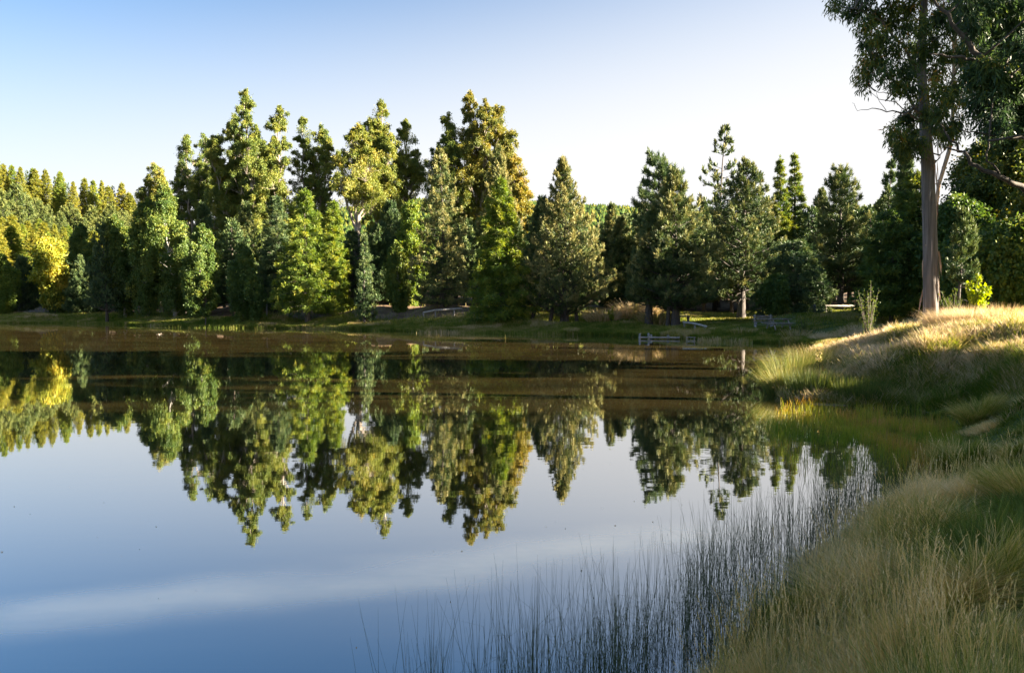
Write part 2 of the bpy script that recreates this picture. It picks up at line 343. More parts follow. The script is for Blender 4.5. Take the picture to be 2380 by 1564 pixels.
cr = ramp(t, [(.35, (.006, .0048, .0018)), (.65, (.0135, .0100, .0036))], nc.outputs[0])
# pale sunbeam streak painted into the near water's diffuse colour
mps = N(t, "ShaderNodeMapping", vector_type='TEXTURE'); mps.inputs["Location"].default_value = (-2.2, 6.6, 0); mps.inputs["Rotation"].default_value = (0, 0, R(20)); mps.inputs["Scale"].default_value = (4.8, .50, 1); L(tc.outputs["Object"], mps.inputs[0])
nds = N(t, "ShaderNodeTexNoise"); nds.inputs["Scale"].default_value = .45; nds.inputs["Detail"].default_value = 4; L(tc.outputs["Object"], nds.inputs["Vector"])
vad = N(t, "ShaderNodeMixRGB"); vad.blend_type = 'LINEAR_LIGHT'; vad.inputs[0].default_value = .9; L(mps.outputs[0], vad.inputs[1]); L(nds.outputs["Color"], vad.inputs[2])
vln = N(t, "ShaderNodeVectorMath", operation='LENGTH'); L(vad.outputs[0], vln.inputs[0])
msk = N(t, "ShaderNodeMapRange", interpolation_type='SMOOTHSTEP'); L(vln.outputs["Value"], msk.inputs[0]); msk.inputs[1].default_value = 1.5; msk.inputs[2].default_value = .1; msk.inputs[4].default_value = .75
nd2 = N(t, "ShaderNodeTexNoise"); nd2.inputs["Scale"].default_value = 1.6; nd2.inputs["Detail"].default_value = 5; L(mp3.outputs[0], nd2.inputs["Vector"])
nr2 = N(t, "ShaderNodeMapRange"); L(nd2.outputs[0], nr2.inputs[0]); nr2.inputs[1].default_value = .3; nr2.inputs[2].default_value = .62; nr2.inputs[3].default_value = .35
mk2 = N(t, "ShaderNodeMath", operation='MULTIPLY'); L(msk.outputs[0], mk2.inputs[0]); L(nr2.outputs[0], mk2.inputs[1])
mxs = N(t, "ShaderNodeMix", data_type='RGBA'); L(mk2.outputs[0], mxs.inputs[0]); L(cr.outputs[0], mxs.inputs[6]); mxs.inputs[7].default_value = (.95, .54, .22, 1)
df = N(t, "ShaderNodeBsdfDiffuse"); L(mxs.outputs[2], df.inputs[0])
gl = N(t, "ShaderNodeBsdfGlossy"); gl.inputs["Roughness"].default_value = .018; L(bp.outputs[0], gl.inputs["Normal"]); gl.inputs[0].default_value = (1, 1, 1, 1)
fr = N(t, "ShaderNodeFresnel"); fr.inputs[0].default_value = 2.3; fp = N(t, 'ShaderNodeMath', operation='POWER'); L(fr.outputs[0], fp.inputs[0]); fp.inputs[1].default_value = .55
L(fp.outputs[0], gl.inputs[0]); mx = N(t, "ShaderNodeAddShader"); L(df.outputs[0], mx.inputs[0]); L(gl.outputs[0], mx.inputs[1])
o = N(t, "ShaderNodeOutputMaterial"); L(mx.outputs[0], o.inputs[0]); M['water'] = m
g = Geo()
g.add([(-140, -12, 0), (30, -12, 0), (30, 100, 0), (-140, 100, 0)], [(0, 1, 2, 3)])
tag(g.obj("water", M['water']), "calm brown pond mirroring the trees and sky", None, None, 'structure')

# ------------------------------------------------------------------ tree builders (each fills two Geo: wood, foliage; local origin = base)
def wobble(k, H, amp, rng):
    z = np.linspace(0, 1, k); ph = rng.uniform(0, 6.28, 4)
    return np.stack((amp * (np.sin(z * 3 + ph[0]) - math.sin(ph[0]) + .4 * np.sin(z * 8 + ph[1])) * z ** .5, amp * (np.sin(z * 3.3 + ph[2]) - math.sin(ph[2])) * z ** .5, z * H), -1)
def along(path, z):
    return np.array([np.interp(z, path[:, 2], path[:, a]) for a in range(2)] + [z])

def conifer(H, R0, hb, rng, step=.45, nb=6, prof=.75, rise=.25, tip=.35, fan=.38, tufts=14, per=6, L=.32, Wd=.09, droop=0.0, gap=0.0, trunk_r=None, lead=None, up=.9, shape=1.0, dead=0.0, bulge=.3, sides=None):
    """whorled conifer; returns wood, foliage"""
    wd, fo = Geo(), Geo()
    tr = trunk_r or H * .016
    path = wobble(10, H, .012 * H, rng)
    tube(wd, path, np.interp(path[:, 2], (0, .05 * H, H), (tr * 1.25, tr, tr * .08)), 8)
    z = hb
    while z < H * .985:
        t_ = (z - hb) / (H - hb)
        rad_ = R0 * min(1.0, (bulge + t_) / (bulge + .08)) ** .5 * (1 - t_ ** (shape)) ** prof + .10
        kk = max(3, int(nb * (1 - .45 * t_))); a0 = rng.uniform(0, 6.28)
        for q in range(kk):
            if rng.random() < gap: continue
            a = a0 + q * 6.283 / kk + rng.normal() * .25
            ln = rad_ * rng.uniform(.62, 1.13)
            if sides is not None: ln *= sides(a)
            dirh = np.array((math.cos(a), math.sin(a), 0.0))
            zz = z + rng.normal() * step * .3
            p0 = along(path, min(max(zz, 0), H)); p1 = p0 + dirh * ln * .6 + np.array((0, 0, ln * (rise * (.5 + .9 * t_)))) ; p2 = p0 + dirh * ln + np.array((0, 0, ln * (rise * (.6 + t_) + tip * .5) - droop * ln))
            br = bez(p0, p1, p2, 5)
            tube(wd, br, np.linspace(max(.012, tr * .28 * (1 - .7 * t_)), .008, 5), 3, cap=False)
            nt_ = max(3, int(tufts * (.35 + .65 * ln / R0)))
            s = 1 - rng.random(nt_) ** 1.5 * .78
            c = np.stack([np.interp(s, np.linspace(0, 1, 5), br[:, ax]) for ax in range(3)], -1)
            side = np.array((-math.sin(a), math.cos(a), 0.0))
            off = rng.uniform(-1, 1, nt_) * fan * ln * (1.12 - s) * 1.3
            c = c + side * off[:, None] + np.array((0, 0, 1)) * (rng.normal(size=nt_) * .06 * ln ** .5 - droop * .4 * rng.random(nt_) * ln * .4)[:, None] - dirh * (np.abs(off) * .35)[:, None]
            C = np.repeat(c, per, 0) + rng.normal(size=(nt_ * per, 3)) * .05
            D = rng.normal(size=(nt_ * per, 3)) * .55 + dirh * .55 + np.array((0, 0, up)) + np.repeat(side * np.sign(off)[:, None] * .4, per, 0)
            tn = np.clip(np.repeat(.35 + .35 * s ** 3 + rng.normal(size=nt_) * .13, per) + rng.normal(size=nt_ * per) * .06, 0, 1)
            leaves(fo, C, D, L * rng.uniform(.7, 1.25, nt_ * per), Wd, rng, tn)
            if up > .3:
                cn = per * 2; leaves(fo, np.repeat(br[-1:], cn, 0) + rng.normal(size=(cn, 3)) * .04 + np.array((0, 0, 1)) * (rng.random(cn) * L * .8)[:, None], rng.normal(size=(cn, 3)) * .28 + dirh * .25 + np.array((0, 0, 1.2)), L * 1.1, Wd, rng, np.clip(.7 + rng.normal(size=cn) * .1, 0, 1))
        z += step * rng.uniform(.75, 1.25)
    # leader tuft
    n = per * 5; C = np.repeat(path[-1:], n, 0) - np.array((0, 0, 1)) * rng.uniform(0, .5, n)[:, None]
    leaves(fo, C, rng.normal(size=(n, 3)) * .4 + np.array((0, 0, 1.2)), L, Wd, rng, .55)
    if dead > 0:
        for q in range(int(dead)):
            a = rng.uniform(0, 6.28); zz = rng.uniform(.12 * H, max(hb * 1.6, .3 * H)); p0 = along(path, zz); ln = R0 * rng.uniform(.3, .8)
            d_ = np.array((math.cos(a), math.sin(a), 0))
            tube(wd, bez(p0, p0 + d_ * ln * .6 + (0, 0, .1), p0 + d_ * ln + (0, 0, -.15 * ln), 4), np.linspace(.03, .006, 4), 3, cap=False)
    return wd, fo

def clumps(fo, cs, rng, per=300, L=.4, Wd=.15, hang=.9, shell=.42, tint=.45, tv=.16, squash=1.0):
    """cs: list of (center, (rx,ry,rz))"""
    for c, r in cs:
        n = max(8, int(per * rng.uniform(.7, 1.2))); v = unit(rng.normal(size=(n, 3))); u = rng.random(n) ** shell
        lump = 1 + .35 * np.sin(v[:, 0] * 5 + c[0]) * np.sin(v[:, 1] * 5 + c[1]) + .2 * np.sin(v[:, 2] * 7 + c[2])
        C = np.asarray(c) + v * np.asarray(r) * (u * lump)[:, None]
        D = rng.normal(size=(n, 3)) * .6 + v * .35 + np.array((0, 0, -hang))
        tn = np.clip(tint + rng.normal() * tv * .7 + v[:, 2] * .08 + rng.normal(size=n) * tv, 0, 1)
        leaves(fo, C, D, L * rng.uniform(.6, 1.3, n), Wd, rng, tn)

def eucalypt(leaders, H, rng, base_r=.35, fork=.35, dens=1.0, per=300, L=.42, Wd=.16, cr=1.15, hang=.8, tint=.45, sparse=.0, xscale=None):
    """leaders: (dx, top z, z where its leaves start, half width)"""
    wd, fo = Geo(), Geo()
    mx_ = sum(l[0] for l in leaders) / len(leaders)
    zf = H * fork
    tube(wd, [(0, 0, -.2), (mx_ * .05, 0, zf * .5), (mx_ * .25, 0, zf)], [base_r * 1.25, base_r * .95, base_r * .8], 9)
    for (dx, top, zb, hw) in leaders:
        hw = hw * 1.58; zb = zb - .12 * (top - zb)
        dy = rng.normal() * hw * .5
        p0 = np.array((mx_ * .25, 0, zf - .3)); p2 = np.array((dx, dy, top - .6)); p1 = np.array((dx * .9, dy * .8, zf + (top - zf) * .4))
        st = bez(p0, p1, p2, 12); st[1:-1, :2] += rng.normal(size=(10, 2)) * .12
        tube(wd, st, np.linspace(base_r * .55, .04, 12), 6)
        span = top - zb; nb = int(max(5, span / 1.15 * dens)); cs = []
        for q in range(nb):
            t_ = (q + rng.random() * .9) / nb; z = zb + span * t_ * .93
            if rng.random() < sparse * (1 - t_): continue
            pr = (1.04 - t_) ** .7 * min(1, (t_ + .3) / .45)
            a = q * 2.4 + rng.normal() * .5; ln = hw * pr * rng.uniform(.35, 1.0)
            s0 = np.array([np.interp(max(zf, z - ln * .9 - .8), st[:, 2], st[:, ax]) for ax in range(3)])
            e = np.array([np.interp(z, st[:, 2], st[:, 0]) + math.cos(a) * ln, np.interp(z, st[:, 2], st[:, 1]) + math.sin(a) * ln, z])
            br = bez(s0, (s0 + e) / 2 + np.array((math.cos(a), math.sin(a), -.5)) * ln * .25, e, 6)
            tube(wd, br, np.linspace(.07 + .05 * (1 - t_), .02, 6), 4, cap=False)
            Rl = cr * rng.uniform(.75, 1.35) * (1 - .55 * t_)
            for u_ in range(int(rng.integers(8, 14))):
                v = unit(rng.normal(size=3)); v[2] = abs(v[2]) * 1.0 - .35; c = e + v * np.array((Rl, Rl, Rl * 1.5)) * rng.uniform(.35, 1.4)
                tube(wd, [e - (0, 0, Rl * .6), c], [.02, .008], 3, cap=False)
                r = Rl * rng.uniform(.20, .40); cs.append((c, (r, r, r * rng.uniform(.9, 1.5))))
        for u_ in range(6):
            zz = top - .45 - u_ * .45; r = .22 + .11 * u_; aa = rng.uniform(0, 6.28); cs.append((np.array((dx + math.cos(aa) * .12 * u_, dy + math.sin(aa) * .12 * u_, zz)), (r, r, r * 1.4)))
        clumps(fo, cs, rng, per, L, Wd, hang, tint=tint, tv=.10)
    return wd, fo

def broadleaf(H, R0, hb, rng, nl=34, per=420, L=.3, Wd=.2, hang=.3, base_r=None, tint=.45, cr=1.0, top=.5, weep=0.0, stems=1, squash=1.0):
    wd, fo = Geo(), Geo(); br_ = base_r or H * .016; cs = []
    paths = []
    for s in range(stems):
        pt = wobble(8, H * .95, .03 * H, rng)
        if stems > 1: pt[:, 0] += (s - (stems - 1) / 2) * .5 + np.linspace(0, 1, 8) * (s - (stems - 1) / 2) * R0 * .5
        tube(wd, pt, np.linspace(br_, br_ * .12, 8), 7); paths.append(pt)
    for q in range(nl):
        t_ = (q + rng.random()) / nl; z = hb + (H - hb) * t_; a = rng.uniform(0, 6.283)
        pr = math.sin(math.pi * (1 - (1 - t_) ** top) * .94 + .10) if top != 1 else 1 - t_
        pr = max(0.06, pr) if t_ > .1 else max(.45, pr)
        pt = paths[rng.integers(len(paths))]
        ln = R0 * pr * rng.uniform(.5, 1.0); c0 = along(pt, min(z, H * .95)); s0 = along(pt, max(.1, z - ln * .7))
        e = c0 + np.array((math.cos(a) * ln, math.sin(a) * ln * squash, 0.0)); bb = bez(s0, (s0 + e) / 2 + (0, 0, ln * .15), e, 4)
        tube(wd, bb, np.linspace(br_ * .3, .012, 4), 4, cap=False)
        r = cr * rng.uniform(.7, 1.2) * (.55 + .45 * pr); cs.append((e, (r, r, r * .85)))
        if ln > r * 1.2: cs.append((bb[2], (r * .8,) * 3))
        if weep > 0:
            n = int(per * .8); k = rng.integers(0, 9, n); A = rng.uniform(0, 6.28, 9); B = rng.uniform(.3, 1.1, 9) * r; dl = rng.random(n)
            C = e + np.stack((np.cos(A[k]) * B[k], np.sin(A[k]) * B[k], -dl * weep * 1.5), -1) + rng.normal(size=(n, 3)) * .08
            leaves(fo, C, rng.normal(size=(n, 3)) * .5 + np.array((0, 0, -1)), L * .9, Wd * .8, rng, np.clip(tint + rng.normal(size=n) * .12 + rng.normal() * .1, 0, 1))
    cs.append((np.array((*paths[0][-1][:2], H - .5 * cr)), (.45 * cr, .45 * cr, .7 * cr)))
    clumps(fo, cs, rng, per, L, Wd, hang, tint=tint)
    return wd, fo

def plant_tree(name, geos, wmat, fmat, loc, label, cat="tree", group=None, rz=0.0, parts=("trunk", "crown")):
    root = empty(name, loc, label, cat, group, rz)
    geos[0].obj(parts[0], M[wmat], root, smooth=True); geos[1].obj(parts[1], M[fmat], root)
    return root
def copy_tree(root, loc, label, group=None, rz=0.0, sc=1.0, sxy=None, fmat=None):
    r = root.copy(); COL.objects.link(r); r.location = tuple(loc); r.rotation_euler = (0, 0, rz)
    r.scale = (sxy or sc, sxy or sc, sc); r["label"] = label
    if group: r["group"] = group
    for ch in list(root.children):
        c = ch.copy(); COL.objects.link(c); c.parent = r
    return r
def at_px(px, d, z=None):
    x = PX(px, d); return np.array((x, d, (ground(x, d) if z is None else z)))
def top_h(px, ty, d, base): return float(P(px, ty, d)[2] - base[2])
def mpp(d): return d / F          # metres per photo pixel at distance d

rng = np.random.default_rng(11)
# ---- eucalypts of the far shore: (px base, d, [(px top, y top, y leaves start, half width px)], mat, label, fork)
EUC = [
 (368, 118, [(338, 432, 520, 20), (366, 388, 470, 20), (392, 404, 500, 17), (350, 410, 520, 15)], 'euc', "pale stemmed gum tree with rounded grey green crown beside the left hillside", .5),
 (462, 105, [(452, 316, 480, 27), (482, 312, 430, 15), (428, 380, 560, 20)], 'euc', "twin pointed gum tree, leftmost of the tall gum trees", .3),
 (560, 99, [(540, 250, 540, 38), (512, 310, 560, 24), (560, 290, 520, 26)], 'euc', "dense dark gum tree left of the highest spire", .3),
 (590, 96, [(586, 206, 470, 27), (605, 300, 500, 22)], 'euc', "tallest narrow gum tree spire left of centre", .4),
 (650, 97, [(655, 240, 440, 30), (635, 330, 500, 22)], 'euc', "gum tree with pointed top just right of the tallest spire", .4),
 (715, 99, [(705, 264, 480, 27), (742, 276, 500, 25), (765, 322, 540, 20)], 'euc', "broad gum tree with several rounded leafy heads and gaps of sky", .35),
 (832, 88, [(826, 293, 440, 32), (856, 318, 430, 20), (800, 370, 460, 18), (848, 410, 470, 16)], 'euc', "gum tree with bare white forked limbs under its crown", .42),
 (880, 97, [(889, 224, 450, 36), (862, 268, 430, 20), (905, 300, 500, 24)], 'euc', "open crowned gum tree with clear pointed head, left of the sky gap", .4),
 (950, 99, [(946, 276, 400, 22), (968, 345, 460, 20), (935, 340, 470, 18)], 'euc', "thin gum tree with loose leaf tufts beside the sky gap", .45),
 (1045, 97, [(1044, 254, 440, 24), (1020, 332, 470, 20), (1062, 330, 480, 20)], 'euc', "small headed gum tree behind the straight layered pine", .35),
 (1112, 97, [(1094, 208, 440, 24), (1128, 228, 430, 26), (1154, 234, 440, 22), (1180, 300, 500, 22)], 'eucgold', "golden topped giant gum tree, tallest at the right end of the gums", .35),
 (1190, 92, [(1196, 352, 520, 20), (1212, 425, 540, 17)], 'eucgold', "low orange flowering gum tree at the right foot of the gums", .3),
]
for (px, d, ls, mat, lab, fork) in EUC:
    base = at_px(px, d); mp = mpp(d)
    leaders = [((a - px) * mp, top_h(a, b, d, base), top_h(a, c, d, base), hw * mp) for a, b, c, hw in ls]
    if px not in (368, 950, 832, 715):
        for k in range(3 if len(ls) > 2 else 2):
            a, b, c, hw = ls[k % len(ls)]; q = rng.uniform(45, 95)
            leaders.append(((a - px + rng.uniform(-26, 26)) * mp, top_h(a, b + q, d, base), top_h(a, min(620, c + q * .9), d, base), hw * mp * .8))
    H = max(l[1] for l in leaders)
    sp = .35 if px in (950, 832, 715, 368, 880, 650) else .12
    plant_tree("gum_tree", eucalypt(leaders, H, rng, .40, fork, 1.4, 165, .24, .085, 1.42, sparse=sp, tint=.56), 'bark_pale', mat, base, lab, group="tall gum trees on the far shore")

# ---- front conifers. kind, px, top y, half width px, d, leaf start y, label, extras
def pine(px, ty, hw, d, yb, label, mat='pine', name="pine_tree", group="pines along the far shore", stems=None, **kw):
    base = at_px(px, d); mp = mpp(d); H = top_h(px, ty, d, base); hb = max(.3, top_h(px, yb + 14, d, base))
    a = dict(step=.38, nb=9, L=.27, Wd=.055, tufts=30, per=9); a.update(kw); a['tufts'] = int(a['tufts'] * 1.25)
    wd, fo = conifer(H, hw * mp * 1.36, hb, rng, **a)
    for (dx, lean) in (stems or []):
        tube(wd, bez((dx, .1, -.2), (dx * .8, 0, H * .18), (dx * .3, 0, H * .4), 6), np.linspace(.17, .1, 6), 7)
    return plant_tree(name, (wd, fo), kw.get('bm', 'bark_pine'), mat, base, label, group=group)
def larch(px, ty, hw, d, yb, label, mat='larch', name="larch_tree", group="larches along the far shore", **kw):
    base = at_px(px, d); mp = mpp(d); H = top_h(px, ty, d, base); hb = max(.3, top_h(px, yb, d, base))
    a = dict(step=.34, nb=8, L=.32, Wd=.06, tufts=46, per=6, rise=.12, tip=.05, droop=.18, up=-.25, fan=.45, prof=.8); a.update(kw)
    return plant_tree(name, conifer(H, hw * mp * 1.2, hb, rng, **a), 'bark_pine', mat, base, label, group=group)

pine(1028, 345, 57, 73, 690, "tall straight pine with flat layered branches in front of the gums", prof=.82, rise=.06, tip=.2, step=.5, nb=8, up=.5, dead=20, shape=1.25)
pine(1165, 340, 42, 84, 600, "dark upright pine standing behind the yellow green larch")
larch(1166, 412, 74, 64, 735, "broad yellow green larch with feathery drooping boughs, reaching the ground", prof=.7)
pine(1316, 370, 86, 64, 722, "broad conical pine on several splayed pale trunks at the water's edge", stems=[(-1.3, 0), (-.35, 0), (.9, 0), (-2.9, 0)], nb=9, tufts=30, prof=1.05, trunk_r=.2, rise=.45, tip=.5)
pine(1254, 462, 40, 72, 730, "smaller dark pine leaning on the left side of the broad conical pine", mat='pinedark')
pine(1420, 480, 30, 80, 700, "slim pine in the gap right of the broad conical pine")
pine(1448, 505, 36, 73, 690, "young pine on a thin grey trunk behind the pampas tussocks", mat='pine', dead=14)
pine(1490, 470, 40, 78, 715, "mid height pine behind the leaning dark pine pair")
pine(1535, 358, 46, 70, 560, "dark topped pine with tufted rounded head", mat='pinedark', step=.7, L=.42, gap=.12, shape=2.0, fan=.3)
pine(1508, 500, 44, 60, 690, "dark shaded pine on a stout grey trunk by the jetty", mat='pinedark', trunk_r=.3, dead=10, prof=.85)
pine(1570, 405, 82, 59, 705, "large bushy pine on twin grey trunks, its right side lit cream", stems=[(-.6, 0)], nb=9, tufts=30, prof=.95, trunk_r=.3, L=.34, dead=10, shape=1.3)
pine(1668, 298, 50, 85, 520, "tall thin pine with sparse tufts standing above its neighbours", step=.85, nb=6, gap=.2, fan=.22, tufts=9, L=.45, Wd=.12, prof=.9, trunk_r=.22)
pine(1635, 470, 34, 78, 690, "yellowish pine filling the gap left of the thin sparse pine")
pine(1722, 378, 76, 66, 660, "wide dark pine with forked grey trunk beside the picnic lawn", nb=9, tufts=30, prof=.85, trunk_r=.33, dead=40, shape=1.4, mat='pine')
larch(1815, 365, 38, 80, 640, "left stem of the twin topped larch above the spreading tree", prof=.95, step=.5, mat='birch')
larch(1838, 356, 42, 81, 640, "right stem of the twin topped larch above the spreading tree", prof=.95, step=.5, mat='birch')
pine(1905, 438, 30, 80, 650, "short topped pine left of the layered pine", mat='pine')
pine(1951, 388, 60, 70, 655, "layered pine on a tall bare trunk behind the high rail", nb=8, step=.5, prof=.85, shape=1.4, trunk_r=.3, dead=50, L=.42, gap=.05)
pine(2052, 374, 40, 68, 660, "dark pointed pine with wiry upturned branches near the right trees", mat='pinedark', step=.6, gap=.1, prof=.9)
pine(2100, 352, 34, 60, 660, "dark pine top just left of the big bare trunk", mat='pinedark')
larch(2070, 492, 66, 50, 722, "dense dark green larch with feathery left edge at the meadow end", prof=.45, shape=1.6, mat='birch')
larch(2120, 400, 60, 54, 722, "tall larch behind the big bare trunk", prof=.5, shape=1.5, mat='birch')
larch(716, 440, 66, 73, 715, "green larch with drooping boughs on a curved pale trunk", prof=.62, trunk_r=.24)
larch(775, 470, 42, 79, 720, "second larch half hidden behind the curved trunk larch", prof=.6)
pine(848, 556, 17, 70, 728, "slender young pine with thin pale stem on the brown bank", step=.5, tufts=9, gap=.1, mat='pinedark')
pine(640, 455, 50, 82, 712, "black green fir between the larch and the birches", mat='pinedark', name="fir_tree", up=.1, tip=-.1, prof=.7)
pine(905, 470, 44, 88, 700, "dark fir left of the yellow green birch", mat='pinedark', name="fir_tree", prof=.7)
pine(880, 520, 40, 80, 705, "dark fir behind the slender young pine", mat='pinedark', name="fir_tree", prof=.7)
pine(575, 470, 36, 88, 712, "dark pine among the pale gum stems", mat='pine')
pine(478, 475, 36, 90, 712, "dark pine behind the birches", mat='pinedark')

# ---- broadleaves
def broad(px, ty, hw, d, yb, label, mat='birch', name="birch_tree", wm='bark_birch', group="birches on the far shore", **kw):
    base = at_px(px, d); mp = mpp(d); H = top_h(px, ty, d, base); hb = max(.4, top_h(px, yb, d, base))
    a = dict(nl=62, per=380, L=.2, Wd=.12, hang=.8, weep=1.2, cr=hw * mp * .27, top=.95); a.update(kw)
    return plant_tree(name, broadleaf(H, hw * mp * 1.02, hb, rng, **a), wm, mat, base, label, group=group)
broad(292, 500, 42, 86, 715, "leftmost weeping birch on the shaded far shore")
broad(345, 462, 46, 84, 715, "weeping birch with white stem, second from the left")
broad(408, 430, 54, 83, 715, "broad weeping birch, tallest of the shaded birches", nl=70)
broad(462, 520, 40, 80, 715, "weeping birch at the right end of the shaded birches")
broad(478, 655, 26, 73, 732, "low blue green bush at the water's edge", name="bush", mat='birch', wm='bark_dark', weep=0, hang=-.2, nl=32, group=None)
broad(565, 565, 36, 75, 722, "small weeping birch with yellowish hanging twigs", nl=48)
broad(596, 640, 22, 74, 728, "short bush leaning beside the small weeping birch", name="bush", wm='bark_dark', weep=.5, nl=28, group=None)
broad(952, 465, 44, 80, 705, "sunny yellow green birch left of the straight layered pine", mat='lime' if False else 'larch', nl=64)
broad(930, 560, 30, 76, 715, "low green birch beneath the sunny birch", nl=41)
pine(1846, 562, 66, 60, 722, "dark spreading tree with dense drooping boughs behind the picnic table", mat='pinedark', name="spreading_tree", group=None, droop=.3, rise=.25, tip=-.2, up=-.1, fan=.5, prof=.45, shape=1.7, step=.3, tufts=30, nb=9, L=.28)
broad(1800, 640, 36, 58, 715, "low green tree in front of the dark spreading tree", name="small_tree", wm='bark_dark', weep=.5, nl=41, group=None)
broad(130, 556, 38, 97, 705, "bright yellow autumn tree low on the left shore", name="autumn_tree", mat='yellow', wm='bark_dark', weep=0, nl=70, cr=1.0, group=None, L=.30, Wd=.2, top=.75)
broad(190, 520, 34, 109, 710, "dark green rounded tree right of the yellow autumn tree", name="leafy_tree", mat='birch', wm='bark_dark', weep=.4, group="leafy trees at the left shore")
broad(232, 560, 34, 106, 715, "shaded leafy tree left of the birches", name="leafy_tree", wm='bark_dark', group="leafy trees at the left shore")
broad(150, 640, 44, 98, 722, "low shaded leafy tree under the yellow autumn tree", name="leafy_tree", wm='bark_dark', group="leafy trees at the left shore")
broad(5, 590, 34, 96, 720, "leafy tree with lit edge at the left border", name="leafy_tree", mat='larch', wm='bark_dark', group="leafy trees at the left shore")
pine(52, 600, 40, 100, 715, "dark pine with reddish lower boughs at the left shore", mat='pinedark')
pine(185, 600, 24, 96, 722, "narrow dark pine low on the left shore", mat='pinedark')
# right-hand wood behind the big trunk
for (px, ty, hw, d, yb, lab, mat) in [
    (2330, 296, 90, 50, 700, "tall golden leaved tree at the right border behind the leaning limb", 'broad'),
    (2250, 330, 70, 55, 690, "golden lit tree just right of the bare trunk", 'broad'),
    (2200, 470, 50, 48, 700, "dark leafy tree directly behind the peeling trunk", 'birch'),
    (2345, 520, 66, 42, 715, "dark hanging leafed tree low at the right border", 'birch'),
    (2265, 560, 56, 44, 712, "dark bushy tree behind the lime green shrub", 'birch'),
    (2420, 330, 80, 44, 715, "leafy tree cut by the right border", 'broad'),
    (2150, 600, 50, 50, 722, "dark bushy tree at the foot of the tall larch", 'birch')]:
    broad(px, ty, hw, d, yb, lab, mat=mat, name="leafy_tree", wm='bark_dark', weep=.4, nl=83, per=420, L=.22, Wd=.14, hang=.5, cr=1.15, group="leafy wood behind the big trunk")
pine(2226, 500, 24, 38, 640, "slender crooked pine with pale flat crown behind the grass mound", name="pine_tree", mat='pinedark', L=.22, Wd=.05, step=.4, shape=1.6, prof=.8, tufts=14, gap=.35, dead=24, trunk_r=.09, group=None)

# ---- hillside and forest infill: a few prototypes, copied
ORD = ["first", "second", "third", "fourth", "fifth", "sixth", "seventh", "eighth", "ninth", "tenth", "eleventh", "twelfth", "thirteenth", "fourteenth", "fifteenth", "sixteenth", "seventeenth", "eighteenth", "nineteenth", "twentieth"]
def ordn(k):
    return ORD[k] if k < 20 else ("twenty-" + ORD[k - 20] if k < 29 else ("thirtieth" if k == 29 else ("thirty-" + ORD[k - 30] if k < 39 else ("fortieth" if k == 39 else "forty-" + ORD[k - 40]))))
protos = {}
def proto(kind):
    L_ = protos.setdefault(kind, [])
    return L_
def make_protos():
    for q in range(3):
        protos.setdefault('hlarch', []).append(('larchgold' if q != 1 else 'larch', conifer(20, 3.9, 2.5 + q, rng, step=.42, nb=9, L=.42, Wd=.11, tufts=30, per=5, rise=.1, tip=.1, droop=.1, up=-.1, fan=.4, prof=.75, dead=8)))
    for q in range(2):
        protos.setdefault('hpine', []).append(('hillpine', conifer(15, 3.9, 1.5, rng, step=.42, nb=9, L=.42, Wd=.11, tufts=28, per=5, prof=.8, shape=1.3)))
    protos.setdefault('bare', []).append(('pinedark', conifer(21, 1.6, 9, rng, step=.7, nb=5, L=.45, Wd=.13, tufts=8, per=5, prof=.8, gap=.25, dead=20)))
    for q in range(3):
        protos.setdefault('wood', []).append(('pinedark', conifer(17, 4.0, 2.2, rng, step=.55, nb=8, L=.5, Wd=.17, tufts=15, per=5, prof=.7, dead=30)))
make_protos()
made = {}
def put(kind, px, ty, d, label, name, group, H0):
    fat = rng.uniform(.75, 1.3)
    """a copy of a prototype whose top is at photo row ty"""
    k = int(rng.integers(len(protos[kind]))); base = at_px(px, d); H = top_h(px, ty, d, base)
    sc = H / H0
    key = (kind, k)
    if key not in made:
        mat, geos = protos[kind][k]
        r = plant_tree(name, geos, 'bark_pine' if kind != 'wood' else 'bark_dark', mat, base, label, group=group, rz=rng.uniform(0, 6.28)); made[key] = r
        r.scale = (fat * sc ** .6, fat * sc ** .6, sc); return r
    return copy_tree(made[key], base, label, group, rng.uniform(0, 6.28), sc, fat * sc ** .6)
sky_y = lambda px: np.interp(px, (-200, 0, 60, 120, 180, 240, 300, 340, 450), (365, 378, 384, 398, 412, 424, 436, 455, 500))
rows = [("larch", 'hlarch', "golden green larch on the skyline of the left hill", 252, 0, 24, 20, "larches along the left hill's skyline", -60, 400, "larch_tree", 8),
        ("thin", 'bare', "thin nearly bare conifer on the skyline of the left hill", 262, 4, 9, 21, "thin conifers on the left hill's skyline", 70, 340, "thin_conifer", 10),
        ("mid", 'hpine', "blue green pine across the middle of the left hill", 205, 62, 24, 15, "pines across the left hill", -50, 400, "pine_tree", 14),
        ("mid2", 'hpine', "pine on the lower middle of the left hill", 180, 96, 22, 15, "pines on the lower left hill", -50, 380, "pine_tree", 12),
        ("low", 'hlarch', "sunlit yellow larch across the foot of the left hill", 150, 126, 20, 20, "sunlit larches at the left hill's foot", -45, 330, "larch_tree", 12),
        ("low2", 'hlarch', "yellow green larch just behind the left shore trees", 122, 162, 14, 20, "larches behind the left shore trees", -30, 290, "larch_tree", 14)]
for (_, kind, lab, d, dy, n, H0, grp, x0, x1, nm, jit) in rows:
    xs = np.sort(np.linspace(x0, x1, n) + rng.uniform(-9, 9, n))
    for q, px in enumerate(xs):
        dd = d + rng.uniform(-10, 10)
        ty = float(sky_y(px)) + dy + rng.uniform(-jit, jit) * 1.5
        kd = kind if rng.random() > .22 or kind == 'bare' else ('hpine' if kind == 'hlarch' else 'hpine')
        put(kind, px, ty, dd, f"{lab}, {ordn(q)} from the left border", nm, grp, H0)
